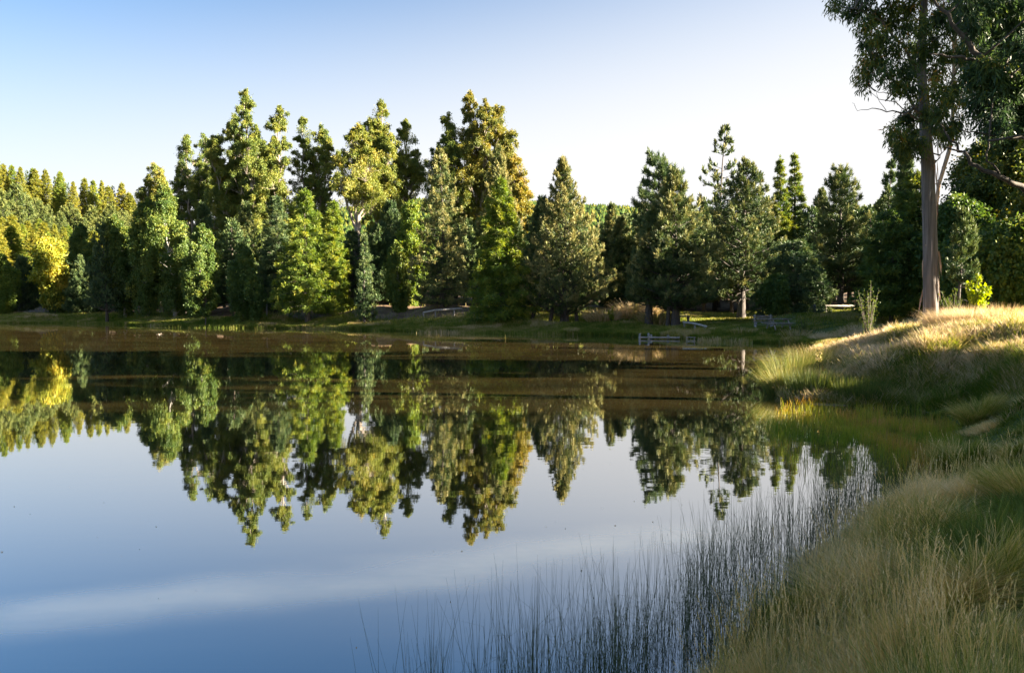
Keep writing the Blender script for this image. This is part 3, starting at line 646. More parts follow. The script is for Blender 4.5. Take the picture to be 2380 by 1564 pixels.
# forest behind the shore trees
wood = [(x, 560 + rng.uniform(-50, 50), rng.uniform(84, 112)) for x in np.linspace(250, 1000, 34)]
wood += [(x, 520 + rng.uniform(-35, 35), rng.uniform(82, 100)) for x in np.linspace(1040, 1700, 34)]
wood += [(x, 490 + rng.uniform(-30, 40), rng.uniform(76, 98)) for x in np.linspace(1700, 2160, 28)]
wood += [(x, 500 + rng.uniform(-30, 40), rng.uniform(60, 80)) for x in np.linspace(2180, 2500, 12)]
wood += [(x, 590 + rng.uniform(-30, 40), rng.uniform(110, 135)) for x in np.linspace(150, 1150, 30)]
wood += [(x, 560 + rng.uniform(-30, 20), rng.uniform(105, 130)) for x in np.linspace(1150, 2300, 34)]
segs = [(0, 480, "dark trunk pine in the wood behind the shaded birches"), (480, 820, "dark trunk pine in the wood behind the tall gum trees"), (820, 1110, "dark trunk pine in the wood behind the brown bank"),
        (1110, 1300, "pine in the wood behind the yellow green larch"), (1300, 1500, "pine in the wood behind the pampas tussocks"), (1500, 1700, "pine in the wood behind the twin trunk pine"),
        (1700, 1900, "pine in the wood behind the picnic lawn"), (1900, 2170, "pine in the wood behind the high rail"), (2170, 2600, "pine in the wood behind the big bare trunk")]
wood.sort()
for lo, hi, lab in segs:
    s = [q for q in wood if lo <= q[0] < hi]
    for k, (px, ty, d) in enumerate(s):
        put('wood', px, ty, d, f"{lab}, {ordn(k)} from its left", "forest_pine", lab.split(" in ")[1].join(("pines in ", "")), 17)

# far hill: forest canopy too far to count
gs = Geo(); n = 16000
hx = rng.uniform(PX(700, 950), PX(2300, 950), n); hy = rng.uniform(560, 1000, n); hz = height(hx, hy)
a = rng.uniform(.0, 1, n)
for k in range(5):
    th = k * 2 * math.pi / 5
    pass
th = np.arange(6) * math.pi / 3
Rr = rng.uniform(2.2, 3.8, n); Hh = rng.uniform(4, 8, n)
ring = np.stack((hx[:, None] + Rr[:, None] * np.cos(th) * rng.uniform(.7, 1.2, (n, 6)), hy[:, None] + Rr[:, None] * np.sin(th), (hz + 1)[:, None] + rng.uniform(-1, 1, (n, 6))), -1)
V = np.concatenate((ring, np.stack((hx, hy, hz + Hh), -1)[:, None, :]), 1).reshape(-1, 3)
b_ = np.arange(n)[:, None] * 7; kk = np.arange(6)[None, :]
gs.add(V, None, np.stack((b_ + kk, b_ + (kk + 1) % 6, b_ + 6 + kk * 0), -1).reshape(-1, 3), np.repeat(a, 7))
tag(gs.obj("distant_forest", M['birch']), "pale green conifer plantation covering the far hill", None, None, 'stuff')

# ------------------------------------------------------------------ the big foreground gum trees
def clump_px(lst, d, r_px, dz=2.0):
    out = []
    for (px, py) in lst:
        r = r_px * mpp(d) * rng.uniform(.8, 1.25); out.append((P(px, py, d + rng.uniform(-dz, dz)), (r, r, r * 1.2)))
    return out
def near_gum(d, trunk, limbs, cl, r_px, label, base, per=520, L=.19, Wd=.042, wm='bark_near', tint=.42, rest=None, name="big_gum_tree"):
    wd, fo = Geo(), Geo(); base = np.asarray(base)
    pts = np.array([P(x, y, d) if y is not None else None for x, y, _ in trunk]); rr = np.array([q[2] for q in trunk]) * mpp(d) * .5
    pts[0] = base - (0, 0, .3)
    tube(wd, pts - base, rr, 14)
    for lb in limbs:
        lp = np.array([P(x, y, dd) for x, y, dd, _ in lb]); lr = np.array([q[3] * mpp(q[2]) * .5 for q in lb])
        # resample + wobble
        s = np.linspace(0, len(lp) - 1, len(lp) * 3); ip = np.stack([np.interp(s, np.arange(len(lp)), lp[:, a]) for a in range(3)], -1)
        ip[1:-1] += rng.normal(size=(len(s) - 2, 3)) * .025
        tube(wd, ip - base, np.interp(s, np.arange(len(lp)), lr), 7)
    # twigs to clumps from the nearest trunk/limb point
    allp = [pts] + [np.array([P(x, y, dd) for x, y, dd, _ in lb]) for lb in limbs]
    dense = np.concatenate([np.stack([np.interp(np.linspace(0, len(a) - 1, 40), np.arange(len(a)), a[:, k]) for k in range(3)], -1) for a in allp])
    cs = []
    for c, r in cl:
        below = dense[dense[:, 2] < c[2] - .15]
        src = below if len(below) else dense
        q = src[np.argmin(np.linalg.norm(src - c, axis=1))]
        tube(wd, bez(q, (q + c) / 2 + (0, 0, -.12), c, 5) - base, np.linspace(.028, .008, 5), 4, cap=False)
        cs.append((c - base, r))
    clumps(fo, cs, rng, per, L, Wd, 1.1, .5, tint=tint, tv=.17)
    return plant_tree(name, (wd, fo), wm, 'eucnear', base, label)
D1 = 27.0
b1 = at_px(2163, D1)
vis = [(1945, 8), (1975, 28), (2000, 15), (2010, 60), (2035, 35), (2015, 100), (2045, 85), (2070, 50), (2020, 145), (2008, 182), (2045, 130), (2060, 165), (2085, 110), (2075, 15), (2105, 60), (2110, 20), (2100, 160), (2125, 110), (2085, 200),
       (2130, 160), (2120, 205), (2145, 60), (2150, 120), (2135, 250), (2105, 275), (2080, 310), (2100, 335), (2120, 310), (2135, 335), (2160, 265), (2185, 260), (2180, 210), (2175, 170), (2205, 230), (2200, 310), (2180, 300), (2170, 90), (2195, 130), (2180, 40), (2215, 60), (2225, 200), (2095, 350), (2240, 130), (2225, 290)]
up = [(rng.uniform(1990, 2330), rng.uniform(-420, -20)) for _ in range(70)]
near_gum(D1, [(2163, 780, 50), (2164, 755, 38), (2164, 720, 34), (2163, 600, 32), (2159, 480, 29), (2156, 380, 28), (2149, 280, 24), (2143, 180, 20), (2141, 100, 17), (2148, 0, 15), (2160, -150, 11), (2165, -380, 5)],
         [[(2150, 290, 27, 9), (2100, 205, 26.6, 7), (2060, 175, 26.3, 5), (2030, 150, 26, 3)], [(2149, 275, 27, 7), (2125, 250, 26.4, 5), (2095, 270, 26, 3)],
          [(2143, 180, 27, 8), (2100, 110, 26.6, 6), (2050, 50, 26.2, 4), (1985, 20, 26, 2.5)], [(2152, 320, 27, 7), (2190, 250, 27.8, 5), (2215, 180, 28, 3)], [(2148, 0, 27, 9), (2090, -120, 26.5, 6), (2040, -250, 26, 3)], [(2150, -20, 27, 8), (2220, -150, 27.5, 6), (2280, -280, 28, 3)],
          [(2146, 285, 27, 5), (2105, 262, 26.5, 4), (2075, 262, 26.2, 3), (2035, 252, 26, 2), (1995, 258, 26, 1), (1980, 240, 26, .7)], [(2112, 262, 26.6, 3), (2085, 240, 26.4, 2), (2040, 232, 26, 1.3), (2010, 205, 26, .7)], [(2060, 258, 26.1, 1.5), (2038, 232, 26, 1), (2040, 205, 26, .6)],
          [(2157, 400, 27, 4), (2175, 375, 26.5, 3), (2195, 350, 26.3, 1.5)], [(2130, 225, 26.8, 3), (2075, 222, 26.4, 2), (2035, 212, 26.2, 1)]],
         clump_px(vis, D1 - .3, 23, 1.3) + clump_px(up, D1, 34, 3.0), 23, "huge gum tree with a tall bare grey trunk on the right bank", b1)
gb = Geo(); n = 46; zz = rng.uniform(.3, 7.5, n); aa = rng.uniform(0, 6.283, n)
tx = np.array([P(np.interp(0, [0], [0]) + np.interp(z_, (0, 1.2, 2.6, 4.0, 7.6), (2164, 2163, 2162, 2160, 2157)), CY, D1)[0] for z_ in zz]) - b1[0]
trd = .275 - .012 * zz
leaves(gb, np.stack((tx + np.cos(aa) * trd, np.sin(aa) * trd, zz), -1), np.stack((np.cos(aa) * .12, np.sin(aa) * .12, -1 + 0 * aa), -1) + rng.normal(size=(n, 3)) * .06, rng.uniform(.3, 1.1, n), rng.uniform(.03, .09, n), rng, .5)
gb.obj("peeling_bark", M['bark_strip'], [o_ for o_ in bpy.data.objects if o_.name.startswith("big_gum_tree")][0])
# second trunk with peeling bark
D2 = 29.5; b2 = at_px(2180, D2)
near_gum(D2, [(2168, 770, 12), (2171, 700, 10), (2172, 600, 9), (2173, 500, 9), (2182, 430, 8), (2206, 350, 9), (2214, 280, 8), (2216, 180, 7), (2220, 60, 8), (2222, -100, 5)],
         [[(2216, 180, 29.5, 5), (2250, 90, 30, 3), (2275, 20, 30, 2)], [(2218, 120, 29.5, 4), (2195, 40, 29, 3), (2185, -40, 29, 2)]],
         clump_px([(2235, 40), (2250, 90), (2270, 30), (2225, 110), (2245, 150), (2262, 190), (2240, 230), (2205, 20), (2285, 75)] + [(rng.uniform(2150, 2330), rng.uniform(-260, -10)) for _ in range(24)], D2, 26, 1.2), 26,
         "thinner gum tree with pale peeling trunk just behind the huge one", b2, wm='bark_strip', tint=.6)
# right border tree: trunk outside, limbs reaching in
D3 = 18.0; b3 = at_px(2640, D3)
v3 = [(2375, 20), (2345, 15), (2310, 25), (2365, 60), (2330, 70), (2375, 100), (2345, 115), (2370, 150), (2335, 160), (2375, 195), (2350, 210), (2325, 120), (2300, 80), (2385, 240), (2360, 250), (2340, 245), (2310, 195), (2290, 130), (2305, 240), (2290, 215), (2270, 60), (2290, 20), (2380, 280), (2300, 160), (2265, 170), (2275, 240), (2250, 20), (2320, 285), (2295, 290)]
up3 = [(rng.uniform(2230, 2750), rng.uniform(-500, -10)) for _ in range(56)] + [(rng.uniform(2390, 2700), rng.uniform(0, 330)) for _ in range(40)]
near_gum(D3, [(2640, 840, 62), (2640, 600, 52), (2630, 400, 46), (2610, 200, 38), (2600, 0, 30), (2590, -300, 18)],
         [[(2630, 420, 18, 34), (2500, 300, 17.5, 30), (2380, 203, 17.2, 23), (2310, 158, 17, 17), (2262, 118, 17, 13), (2220, 62, 17, 9), (2180, 10, 17, 7), (2150, -50, 17, 4)],
          [(2330, 172, 17.1, 10), (2270, 140, 16.8, 8), (2215, 128, 16.6, 6), (2160, 125, 16.5, 3)],
          [(2640, 560, 18, 22), (2480, 500, 17.5, 18), (2380, 438, 17.2, 14), (2325, 412, 17, 11), (2270, 386, 17, 9), (2235, 352, 17, 7), (2205, 318, 17, 5), (2185, 290, 17, 2)],
          [(2235, 352, 17, 5), (2200, 345, 17, 3), (2178, 330, 17, 1.5)], [(2325, 412, 17, 6), (2290, 360, 16.8, 4), (2300, 310, 16.8, 2)],
          [(2600, 360, 18, 16), (2450, 330, 17, 11), (2370, 325, 17, 7), (2290, 312, 16.9, 4), (2230, 300, 16.8, 2)],
          [(2610, 200, 18, 22), (2500, 60, 18, 14), (2400, -60, 18, 9)]],
         clump_px(v3, D3 - .4, 30, 1.0) + clump_px(up3, D3, 44, 2.4), 30, "dark overhanging gum tree reaching in from the right border", b3, wm='bark_dark', per=620, L=.17, Wd=.036, tint=.25)

# ------------------------------------------------------------------ trees right of the frame whose shadow falls on the near bank
shade_spots = [(38, 1, 17), (36, 7, 13), (43, -5, 19), (35, -6, 15), (50, 0, 21), (48, -12, 20), (60, 1, 22)]
prot = None
for k, (x, y, h) in enumerate(shade_spots):
    base = (x, y, ground(x, y)); lab = f"leafy tree out of frame right of the near bank, {ordn(k)} of its row"
    if prot is None: prot = plant_tree("shore_tree", broadleaf(16, 4.6, 2.0, rng, nl=60, per=260, L=.5, Wd=.34, hang=.4, cr=1.7), 'bark_dark', 'broad', base, lab, group="shore trees right of the near bank")
    else: copy_tree(prot, base, lab, "shore trees right of the near bank", rng.uniform(0, 6), h / 16)

for (x_, y_, h_, lab_) in ((24, 25.6, 21, "tall high crowned gum tree added out of frame to shade the huge trunk"),):  # unseen gum added to shade the huge trunk; high crown leaves the ridge lit
    ls_ = [(-1.6, h_ * .8, 7.0, 3.0), (1.4, h_ * .86, 7.2, 3.0), (0, h_, 9, 3.4), (.4, h_ * .75, 7.0, 3.4)]
    plant_tree("gum_tree", eucalypt(ls_, h_, rng, .36, .2, 1.6, 150, .4, .15, 1.7), 'bark_pale', 'euc', (x_, y_, ground(x_, y_)), lab_, group="added shade trees right of the ridge")  # this gum_tree is added, unseen, to shade the huge trunk

# ------------------------------------------------------------------ grasses (uncountable: one object each)
def blades(g, x, y, z, h, wd, lean, tint, rng, seg=3, azim=None, amin=0.0, tipc=.25):
    n = len(x); a = rng.uniform(0, 6.283, n) if azim is None else azim + rng.normal(size=n) * .7
    d = np.stack((np.cos(a), np.sin(a), np.zeros(n)), -1); fa = rng.uniform(0, math.pi, n); s = np.stack((np.cos(fa), np.sin(fa), np.zeros(n)), -1)
    base = np.stack((x, y, z - .02), -1); V = []; T = []
    for k in range(seg):
        t_ = k / seg
        c = base + d * (lean * h * t_ ** 1.8)[:, None] + np.array((0, 0, 1)) * (h * (t_ - .25 * lean * t_ ** 2))[:, None]
        ww = (wd * (1 - .55 * t_) * .5)[:, None]
        V += [c - s * ww, c + s * ww]; tt = tint + tipc * (t_ - .4); T += [tt, tt]
    V.append(base + d * (lean * h)[:, None] + np.array((0, 0, 1)) * (h * (1 - .25 * lean))[:, None]); T.append(tint + tipc * .6)
    m_ = 2 * seg + 1; V = np.stack(V, 1).reshape(-1, 3); T = np.clip(np.stack(T, 1).ravel(), 0, 1)
    b = np.arange(n)[:, None] * m_
    Q = np.concatenate([b + np.array([[2 * k, 2 * k + 1, 2 * k + 3, 2 * k + 2]]) for k in range(seg - 1)])
    Tr = b + np.array([[2 * seg - 2, 2 * seg - 1, 2 * seg]])
    g.add(V, Q, Tr, T)

def scatter(n, x0, x1, y0, y1, rng, power=1.0):
    y = y0 + (y1 - y0) * rng.random(n) ** power
    return rng.uniform(x0, x1, n), y
def in_view(x, y, m_=60):
    px = CX + F * x / np.maximum(y, .05); return (y > .4) & (px > -m_) & (px < 2380 + m_ + 0 * px)

grng = np.random.default_rng(21)
def tussocks(region, ntuft, nblade, rad_rng, hfun, tfun, wfun, rng, seg=3, lean=(.25, .9), sdmin=-.05):
    """blades grouped in tussocks that splay outward; region() gives candidate centres"""
    cx_, cy_, csd = region(ntuft); k = len(cx_); R_t = rng.uniform(*rad_rng, k) * (1 + .02 * np.hypot(cx_, cy_))
    i_ = rng.integers(0, k, nblade); a = rng.uniform(0, 6.283, nblade); u = np.sqrt(rng.random(nblade))
    x = cx_[i_] + np.cos(a) * u * R_t[i_]; y = cy_[i_] + np.sin(a) * u * R_t[i_]; sd = signed(x, y)
    ct = rng.normal(size=k) * 1.9; chh = rng.uniform(.45, 1.45, k); swing = rng.uniform(0, 6.283, k)
    keep = (sd > sdmin); x, y, a, u, i_, sd = x[keep], y[keep], a[keep], u[keep], i_[keep], sd[keep]
    r_ = np.hypot(x, y); z = np.maximum(height(x, y, sd), -.03)
    h = hfun(x, y, sd) * chh[i_] * rng.uniform(.55, 1.2, len(x)) * (1.1 - .35 * u)
    tint = tfun(x, y, sd) + ct[i_] * .13 + rng.normal(size=len(x)) * .17
    ln = lean[0] + (lean[1] - lean[0]) * u * rng.uniform(.6, 1.3, len(x))
    az = np.arctan2(np.sin(a) * u + .5 * np.sin(swing[i_]), np.cos(a) * u + .5 * np.cos(swing[i_])) + rng.normal(size=len(x)) * .35
    g = Geo(); blades_at(g, x, y, z, h, wfun(r_) * rng.uniform(.6, 1.3, len(x)) * np.where(rng.random(len(x)) < .08, 1.9, 1), ln, tint, rng, seg, az)
    return g
def blades_at(g, x, y, z, h, wd, lean, tint, rng, seg, az):
    st = rng.normal; blades(g, x, y, z, h, wd, lean, tint, rng, seg, azim=az)
def reg_fan(r0, r1, a0, a1, test):
    def f(n):
        out = []
        r_ = np.exp(grng.uniform(math.log(r0), math.log(r1), n)); an = grng.uniform(R(a0), R(a1), n); x = np.sin(an) * r_; y = np.cos(an) * r_; sd = signed(x, y)
        k = test(x, y, sd); return x[k], y[k], sd[k]
    return f
# near bank
def edge_(sd): return np.clip(1 - sd / 1.2, 0, 1)
nbt = lambda x, y, sd: (sd > -.05) & in_view(x, y, 150) & (y < 17.8)
wl_ = lambda r: .0022 + .00055 * r
g = tussocks(reg_fan(2.4, 19, 2, 37, lambda x, y, sd: nbt(x, y, sd) & (grng.random(len(x)) < np.where(sd < 1.0, 1.0, .38))), 400, 340000, (.16, .40),
    lambda x, y, sd: .18 + .50 * np.clip(fbm(x, y, 1.3, 44) * 2.4 - .85, 0, 1) * (.45 + .55 * edge_(sd)),
    lambda x, y, sd: .21 + 1.9 * (fbm(x, y, 1.1, 45) - .5) + .16 * edge_(sd), wl_, grng, 3, (.15, 1.15))
g_b = tussocks(reg_fan(2.2, 20, 2, 37, nbt), 5200, 330000, (.08, .2), lambda x, y, sd: .07 + .08 * fbm(x, y, .8, 5), lambda x, y, sd: .22 + 1.2 * (fbm(x, y, .9, 46) - .5), wl_, grng, 2, (.5, 1.5))
off = g.n; g.V += g_b.V; g.A += g_b.A; g.Q += [q + off for q in g_b.Q]; g.T += [q + off for q in g_b.T]; g.n += g_b.n
x, y, sd = reg_fan(2.2, 20, 2, 37, nbt)(120000)
blades(g, x, y, np.maximum(height(x, y, sd), -.03), grng.uniform(.03, .08, len(x)), (.0034 + .0010 * np.hypot(x, y)), .5 + .4 * grng.random(len(x)), .10 + .3 * (fbm(x, y, .7, 3) - .4) + grng.normal(size=len(x)) * .08, grng, 2)
tag(g.obj("bank_grass", M['grassnear']), "matted green and straw coloured grass over the near right bank", None, None, 'stuff')
# tall seeding stems at the bank edge
g = Geo(); n = 16000
r_ = np.exp(grng.uniform(math.log(3.0), math.log(13), n)); an = grng.uniform(R(6), R(36), n); x = np.sin(an) * r_; y = np.cos(an) * r_; sd = signed(x, y)
keep = (sd > -.1) & (grng.random(n) < np.where(sd < 1.1, .7, .07)) & (fbm(x, y, .8, 77) > .5) & in_view(x, y, 50); x, y, sd, r_ = x[keep], y[keep], sd[keep], r_[keep]; n = len(x)
z = np.maximum(height(x, y, sd), 0); h = grng.uniform(.22, .62, n) * np.where(sd < 1.3, 1, .7)
a = grng.uniform(0, 6.283, n); le = grng.uniform(.03, .38, n)
tip = np.stack((x + np.cos(a) * le * h, y + np.sin(a) * le * h, z + h), -1); b0 = np.stack((x, y, z - .02), -1); mid = (b0 * .5 + tip * .5) + np.stack((-np.cos(a), -np.sin(a), 0 * a), -1) * (le * h * .22)[:, None]
wv = (.0010 + .00022 * r_)[:, None]; fa = grng.uniform(0, math.pi, n); s = np.stack((np.cos(fa), np.sin(fa), 0 * fa), -1)
V = np.stack((b0 - s * wv, b0 + s * wv, mid - s * wv * .8, mid + s * wv * .8, tip - s * wv * .4, tip + s * wv * .4), 1).reshape(-1, 3)
b_ = np.arange(n)[:, None] * 6
g.add(V, np.concatenate((b_ + np.array([[0, 1, 3, 2]]), b_ + np.array([[2, 3, 5, 4]]))), None, np.repeat(np.clip(.68 + grng.normal(size=n) * .14, 0, 1), 6))
dir_ = unit(tip - mid); hd = np.where(grng.random(n) < .55)[0]
for k in range(7):
    c = tip[hd] - dir_[hd] * (k * .016)
    leaves(g, c, dir_[hd] + grng.normal(size=(len(hd), 3)) * .22, .026, (.0035 + .0005 * r_[hd]), grng, np.clip(.82 + grng.normal(size=len(hd)) * .1, 0, 1))
tag(g.obj("seeding_grass", M['grassnear']), "tall bleached seeding grass stems fringing the near bank", None, None, 'stuff')

# peninsula and the ground behind it
def pen_ridge(x, y): return np.clip((CX + F * x / y - 1880) / 150, 0, 1) * ((y > 19.5) & (y < 33))
def lawnf(x, y): return (y > 33) & (CX + F * x / y < 1880)
g = tussocks(reg_fan(13.5, 50, 13, 36, lambda x, y, sd: (sd > -.1) & in_view(x, y, 60) & ((y >= 17.0) | ((y > 13.2) & (sd > 1.0)))), 3600, 400000, (.18, .5),
    lambda x, y, sd: (.14 + .32 * fbm(x, y, 1.2, 3)) * np.where(lawnf(x, y), .3, 1) * np.where(y > 34, 1.1, 1),
    lambda x, y, sd: np.where(lawnf(x, y), .05, .46 + 1.3 * (fbm(x, y, 3.0, 8) - .5) + .25 * pen_ridge(x, y) - .10 * ((sd < 1.0) & (y < 20.5))), lambda r: .004 + .0008 * r, grng, 2)
x, y, sd = reg_fan(13.5, 50, 13, 36, lambda x, y, sd: (sd > -.1) & in_view(x, y, 60) & ((y >= 17.0) | ((y > 13.2) & (sd > 1.0))))(140000)
blades(g, x, y, np.maximum(height(x, y, sd), -.02), grng.uniform(.05, .14, len(x)), .005 + .0008 * np.hypot(x, y), .5 + 0 * x, np.where(lawnf(x, y), .12, .28 + .6 * (fbm(x, y, 2.0, 8) - .5)) + grng.normal(size=len(x)) * .1, grng, 2)
tag(g.obj("point_grass", M['grass']), "tawny seeding grass over the sunlit point and ridge", None, None, 'stuff')
# far shore fringe
g = Geo(); n = 330000
px = grng.uniform(-60, 2000, n); d = np.interp(px, [q[0] for q in far[:22]], [q[1] for q in far[:22]]) + grng.exponential(1.0, n) * np.interp(px, (450, 550, 1000, 1250), (3.2, 1.7, 1.7, 3.2)) - .8
x = (px - CX) / F * d / math.cos(PITCH) * math.cos(PITCH); y = d; sd = signed(x, y)
keep = (sd > -1.0); x, y, sd, px = x[keep], y[keep], sd[keep], px[keep]; z = np.maximum(height(x, y, sd), -.03); cl_ = fbm(x, y, 2.2, 13); cl2 = fbm(x, y, 7, 18)
h = (.14 + .45 * cl_ ** 1.5) * grng.uniform(.6, 1.3, len(x)) * np.where((px > 1600) & (sd > 1.5), .3, 1)
tint = .02 + .5 * (cl2 - .35) + .3 * (cl_ > .68) + grng.normal(size=len(x)) * .1
blades(g, x, y, z, h, .05 * grng.uniform(.7, 1.4, len(x)), .3 + 0 * x, tint, grng, 2)
tag(g.obj("shore_grass", M['grass']), "low green grass fringe along the far waterline", None, None, 'stuff')
# lawn and forest floor tufts
g = Geo(); n = 130000
px = grng.uniform(1150, 2150, n); y = grng.uniform(50, 80, n); x = (px - CX) / F * y; sd = signed(x, y); keep = sd > .5; x, y, px = x[keep], y[keep], px[keep]; z = height(x, y, sd[keep]); cl_ = fbm(x, y, 3, 23)
lw = (px > 1600) & (px < 1850) & (y < 62)
h = (.08 + .4 * np.clip(cl_ - .35, 0, 1) ** 1.0 * 1.6) * grng.uniform(.6, 1.3, len(x)) * np.where(lw, .35, 1)
blades(g, x, y, z, h, .045 + 0 * x, .3 + 0 * x, np.where(lw, .08, .08 + .6 * (cl_ - .35)) + grng.normal(size=len(x)) * .1, grng, 2)
tag(g.obj("lawn_grass", M['grass']), "mown and rough grass on the picnic clearing", None, None, 'stuff')

# reeds standing in the near water
REED = np.array([P0[:2] for P0 in [P(a, b, 1) for a, b in [(0, 0)]]])
def on_water(px, py):
    c, s = math.cos(PITCH), math.sin(PITCH); v = (px - CX) / F; q = (CY - py) / F
    y = c + q * s; zz = -s + q * c; k = CAMZ / -zz
    return np.array((v * k, y * k))
def in_poly(x, y, pl):
    ins = np.zeros(len(x), bool)
    for a, b in zip(pl, np.roll(pl, -1, 0)):
        c = ((a[1] > y) != (b[1] > y)); xi = a[0] + (y - a[1]) * (b[0] - a[0]) / ((b[1] - a[1]) or 1e-9); ins ^= c & (x < xi)
    return ins
rp = np.array([on_water(*q) for q in [(900, 1760), (1000, 1640), (1200, 1570), (1400, 1500), (1550, 1400), (1640, 1290), (1780, 1210), (1900, 1150), (2060, 1110), (2180, 1150), (2040, 1260), (1900, 1360), (1800, 1480), (1680, 1640), (1560, 1900), (1100, 1950)]])
g = Geo(); n = 26000
x = grng.uniform(rp[:, 0].min(), rp[:, 0].max(), n); y = grng.uniform(rp[:, 1].min(), rp[:, 1].max(), n); keep = in_poly(x, y, rp) & (fbm(x, y, .30, 91) > .43) & (grng.random(n) < np.interp(y, (5.5, 7.5), (1, .5)))
x, y = x[keep], y[keep]
ex = np.array([on_water(*q) for q in [(880, 1680), (905, 1600), (930, 1720), (860, 1720), (1560, 1280), (1660, 1215), (1210, 1480), (1330, 1430), (1480, 1400), (1420, 1440)]]); x = np.concatenate((x, ex[:, 0])); y = np.concatenate((y, ex[:, 1])); n = len(x)
print('reeds', n)
h = grng.uniform(.35, .85, n) * np.interp(y, (4, 6, 9, 12), (1.0, .9, .75, .6)); a = grng.uniform(0, 6.283, n); le = np.abs(grng.normal(size=n)) * .24 * h
tip = np.stack((x + np.cos(a) * le, y + np.sin(a) * le, h), -1); b0 = np.stack((x, y, 0 * x - .12), -1)
kink = grng.random(n) < .28
mid = b0 * .5 + tip * .5; mid[kink] += grng.normal(size=(kink.sum(), 3)) * .04
tip[kink] = mid[kink] + np.stack((np.cos(a[kink]), np.sin(a[kink]), grng.uniform(-.7, .5, kink.sum())), -1) * (h[kink] * .45)[:, None]
rr = (.0009 + .00011 * y)
V = []
for c, sc_ in ((b0, 1.0), (mid, .85), (tip, .3)):
    for k in range(3):
        th_ = k * 2.0944; V.append(c + np.stack((np.cos(th_) * rr * sc_, np.sin(th_) * rr * sc_, 0 * rr), -1))
V = np.stack(V, 1).reshape(-1, 3); b_ = np.arange(n)[:, None] * 9
g.add(V, np.concatenate([b_ + np.array([[3 * l + k, 3 * l + (k + 1) % 3, 3 * l + 3 + (k + 1) % 3, 3 * l + 3 + k]]) for l in range(2) for k in range(3)]), None, np.repeat(np.clip(.3 + grng.normal(size=n) * .2, 0, 1), 9))
tag(g.obj("reeds", M['reed']), "thin dark green reeds rising from the near water", None, None, 'stuff')
# tan reed patches along the far waterline and leaves afloat near the bank
g = Geo(); n = 26000; px = grng.uniform(-20, 1750, n); d = np.interp(px, [q[0] for q in far[:22]], [q[1] for q in far[:22]]) - grng.exponential(.9, n) + .2; x = (px - CX) / F * d
keep = (fbm(x, d, 3.0, 55) > .53); x, d = x[keep], d[keep]; n = len(x)
blades(g, x, d, 0 * x - .03, grng.uniform(.12, .42, n), .03 + 0 * x, .15 + 0 * x, np.clip(.35 + 1.2 * (fbm(x, d, 6, 56) - .5), .05, 1) + grng.normal(size=n) * .1, grng, 2)
tag(g.obj("waterline_reeds", M['grass']), "short pale reeds standing in patches along the far waterline", None, None, 'stuff')
g = Geo(); n = 110; x = grng.uniform(-6, 3.5, n); y = grng.uniform(4.6, 16, n); keep = signed(x, y) < -.1; x, y = x[keep], y[keep]; n = len(x)
leaves(g, np.stack((x, y, 0 * x + .004), -1), np.stack((grng.normal(size=n), grng.normal(size=n), 0 * x + .02), -1), grng.uniform(.010, .028, n), .008, np.random.default_rng(3), grng.uniform(.5, 1, n))
tag(g.obj("floating_leaves", M['grass']), "scattered straw coloured leaves afloat on the near water", None, None, 'stuff')
# marsh grass in the cove
mpz = np.array([on_water(*q) for q in [(1830, 930), (2000, 930), (2240, 930), (2290, 1050), (2260, 1160), (2080, 1200), (1900, 1160), (1800, 1060), (1780, 985)]])
g = Geo(); n = 70000
x = grng.uniform(mpz[:, 0].min(), mpz[:, 0].max() + .3, n); y = grng.uniform(mpz[:, 1].min(), mpz[:, 1].max(), n); 
core = on_water(2125, 1030); dd = np.hypot((x - core[0]) / 2.6, (y - core[1]) / 4.2)
keep = (signed(x, y) < .1) & in_poly(x, y, mpz) & (grng.random(n) < np.clip(1.35 - dd, 0, 1) ** 1.3 + .03) & (fbm(x, y, .5, 17) > .36); x, y, dd = x[keep], y[keep], dd[keep]; n = len(x)
blades(g, x, y, 0 * x - .05, grng.uniform(.12, .34, n) * (.6 + .8 * fbm(x, y, .9, 19)), .004 + .0003 * y, .25 * grng.random(n) + .05, .35 + 1.6 * (fbm(x, y, .8, 71) - .5) + grng.normal(size=n) * .12, grng, 2)
tag(g.obj("marsh_grass", M['marsh']), "green and rusty marsh grass filling the shallow cove", None, None, 'stuff')
print('marsh', n)

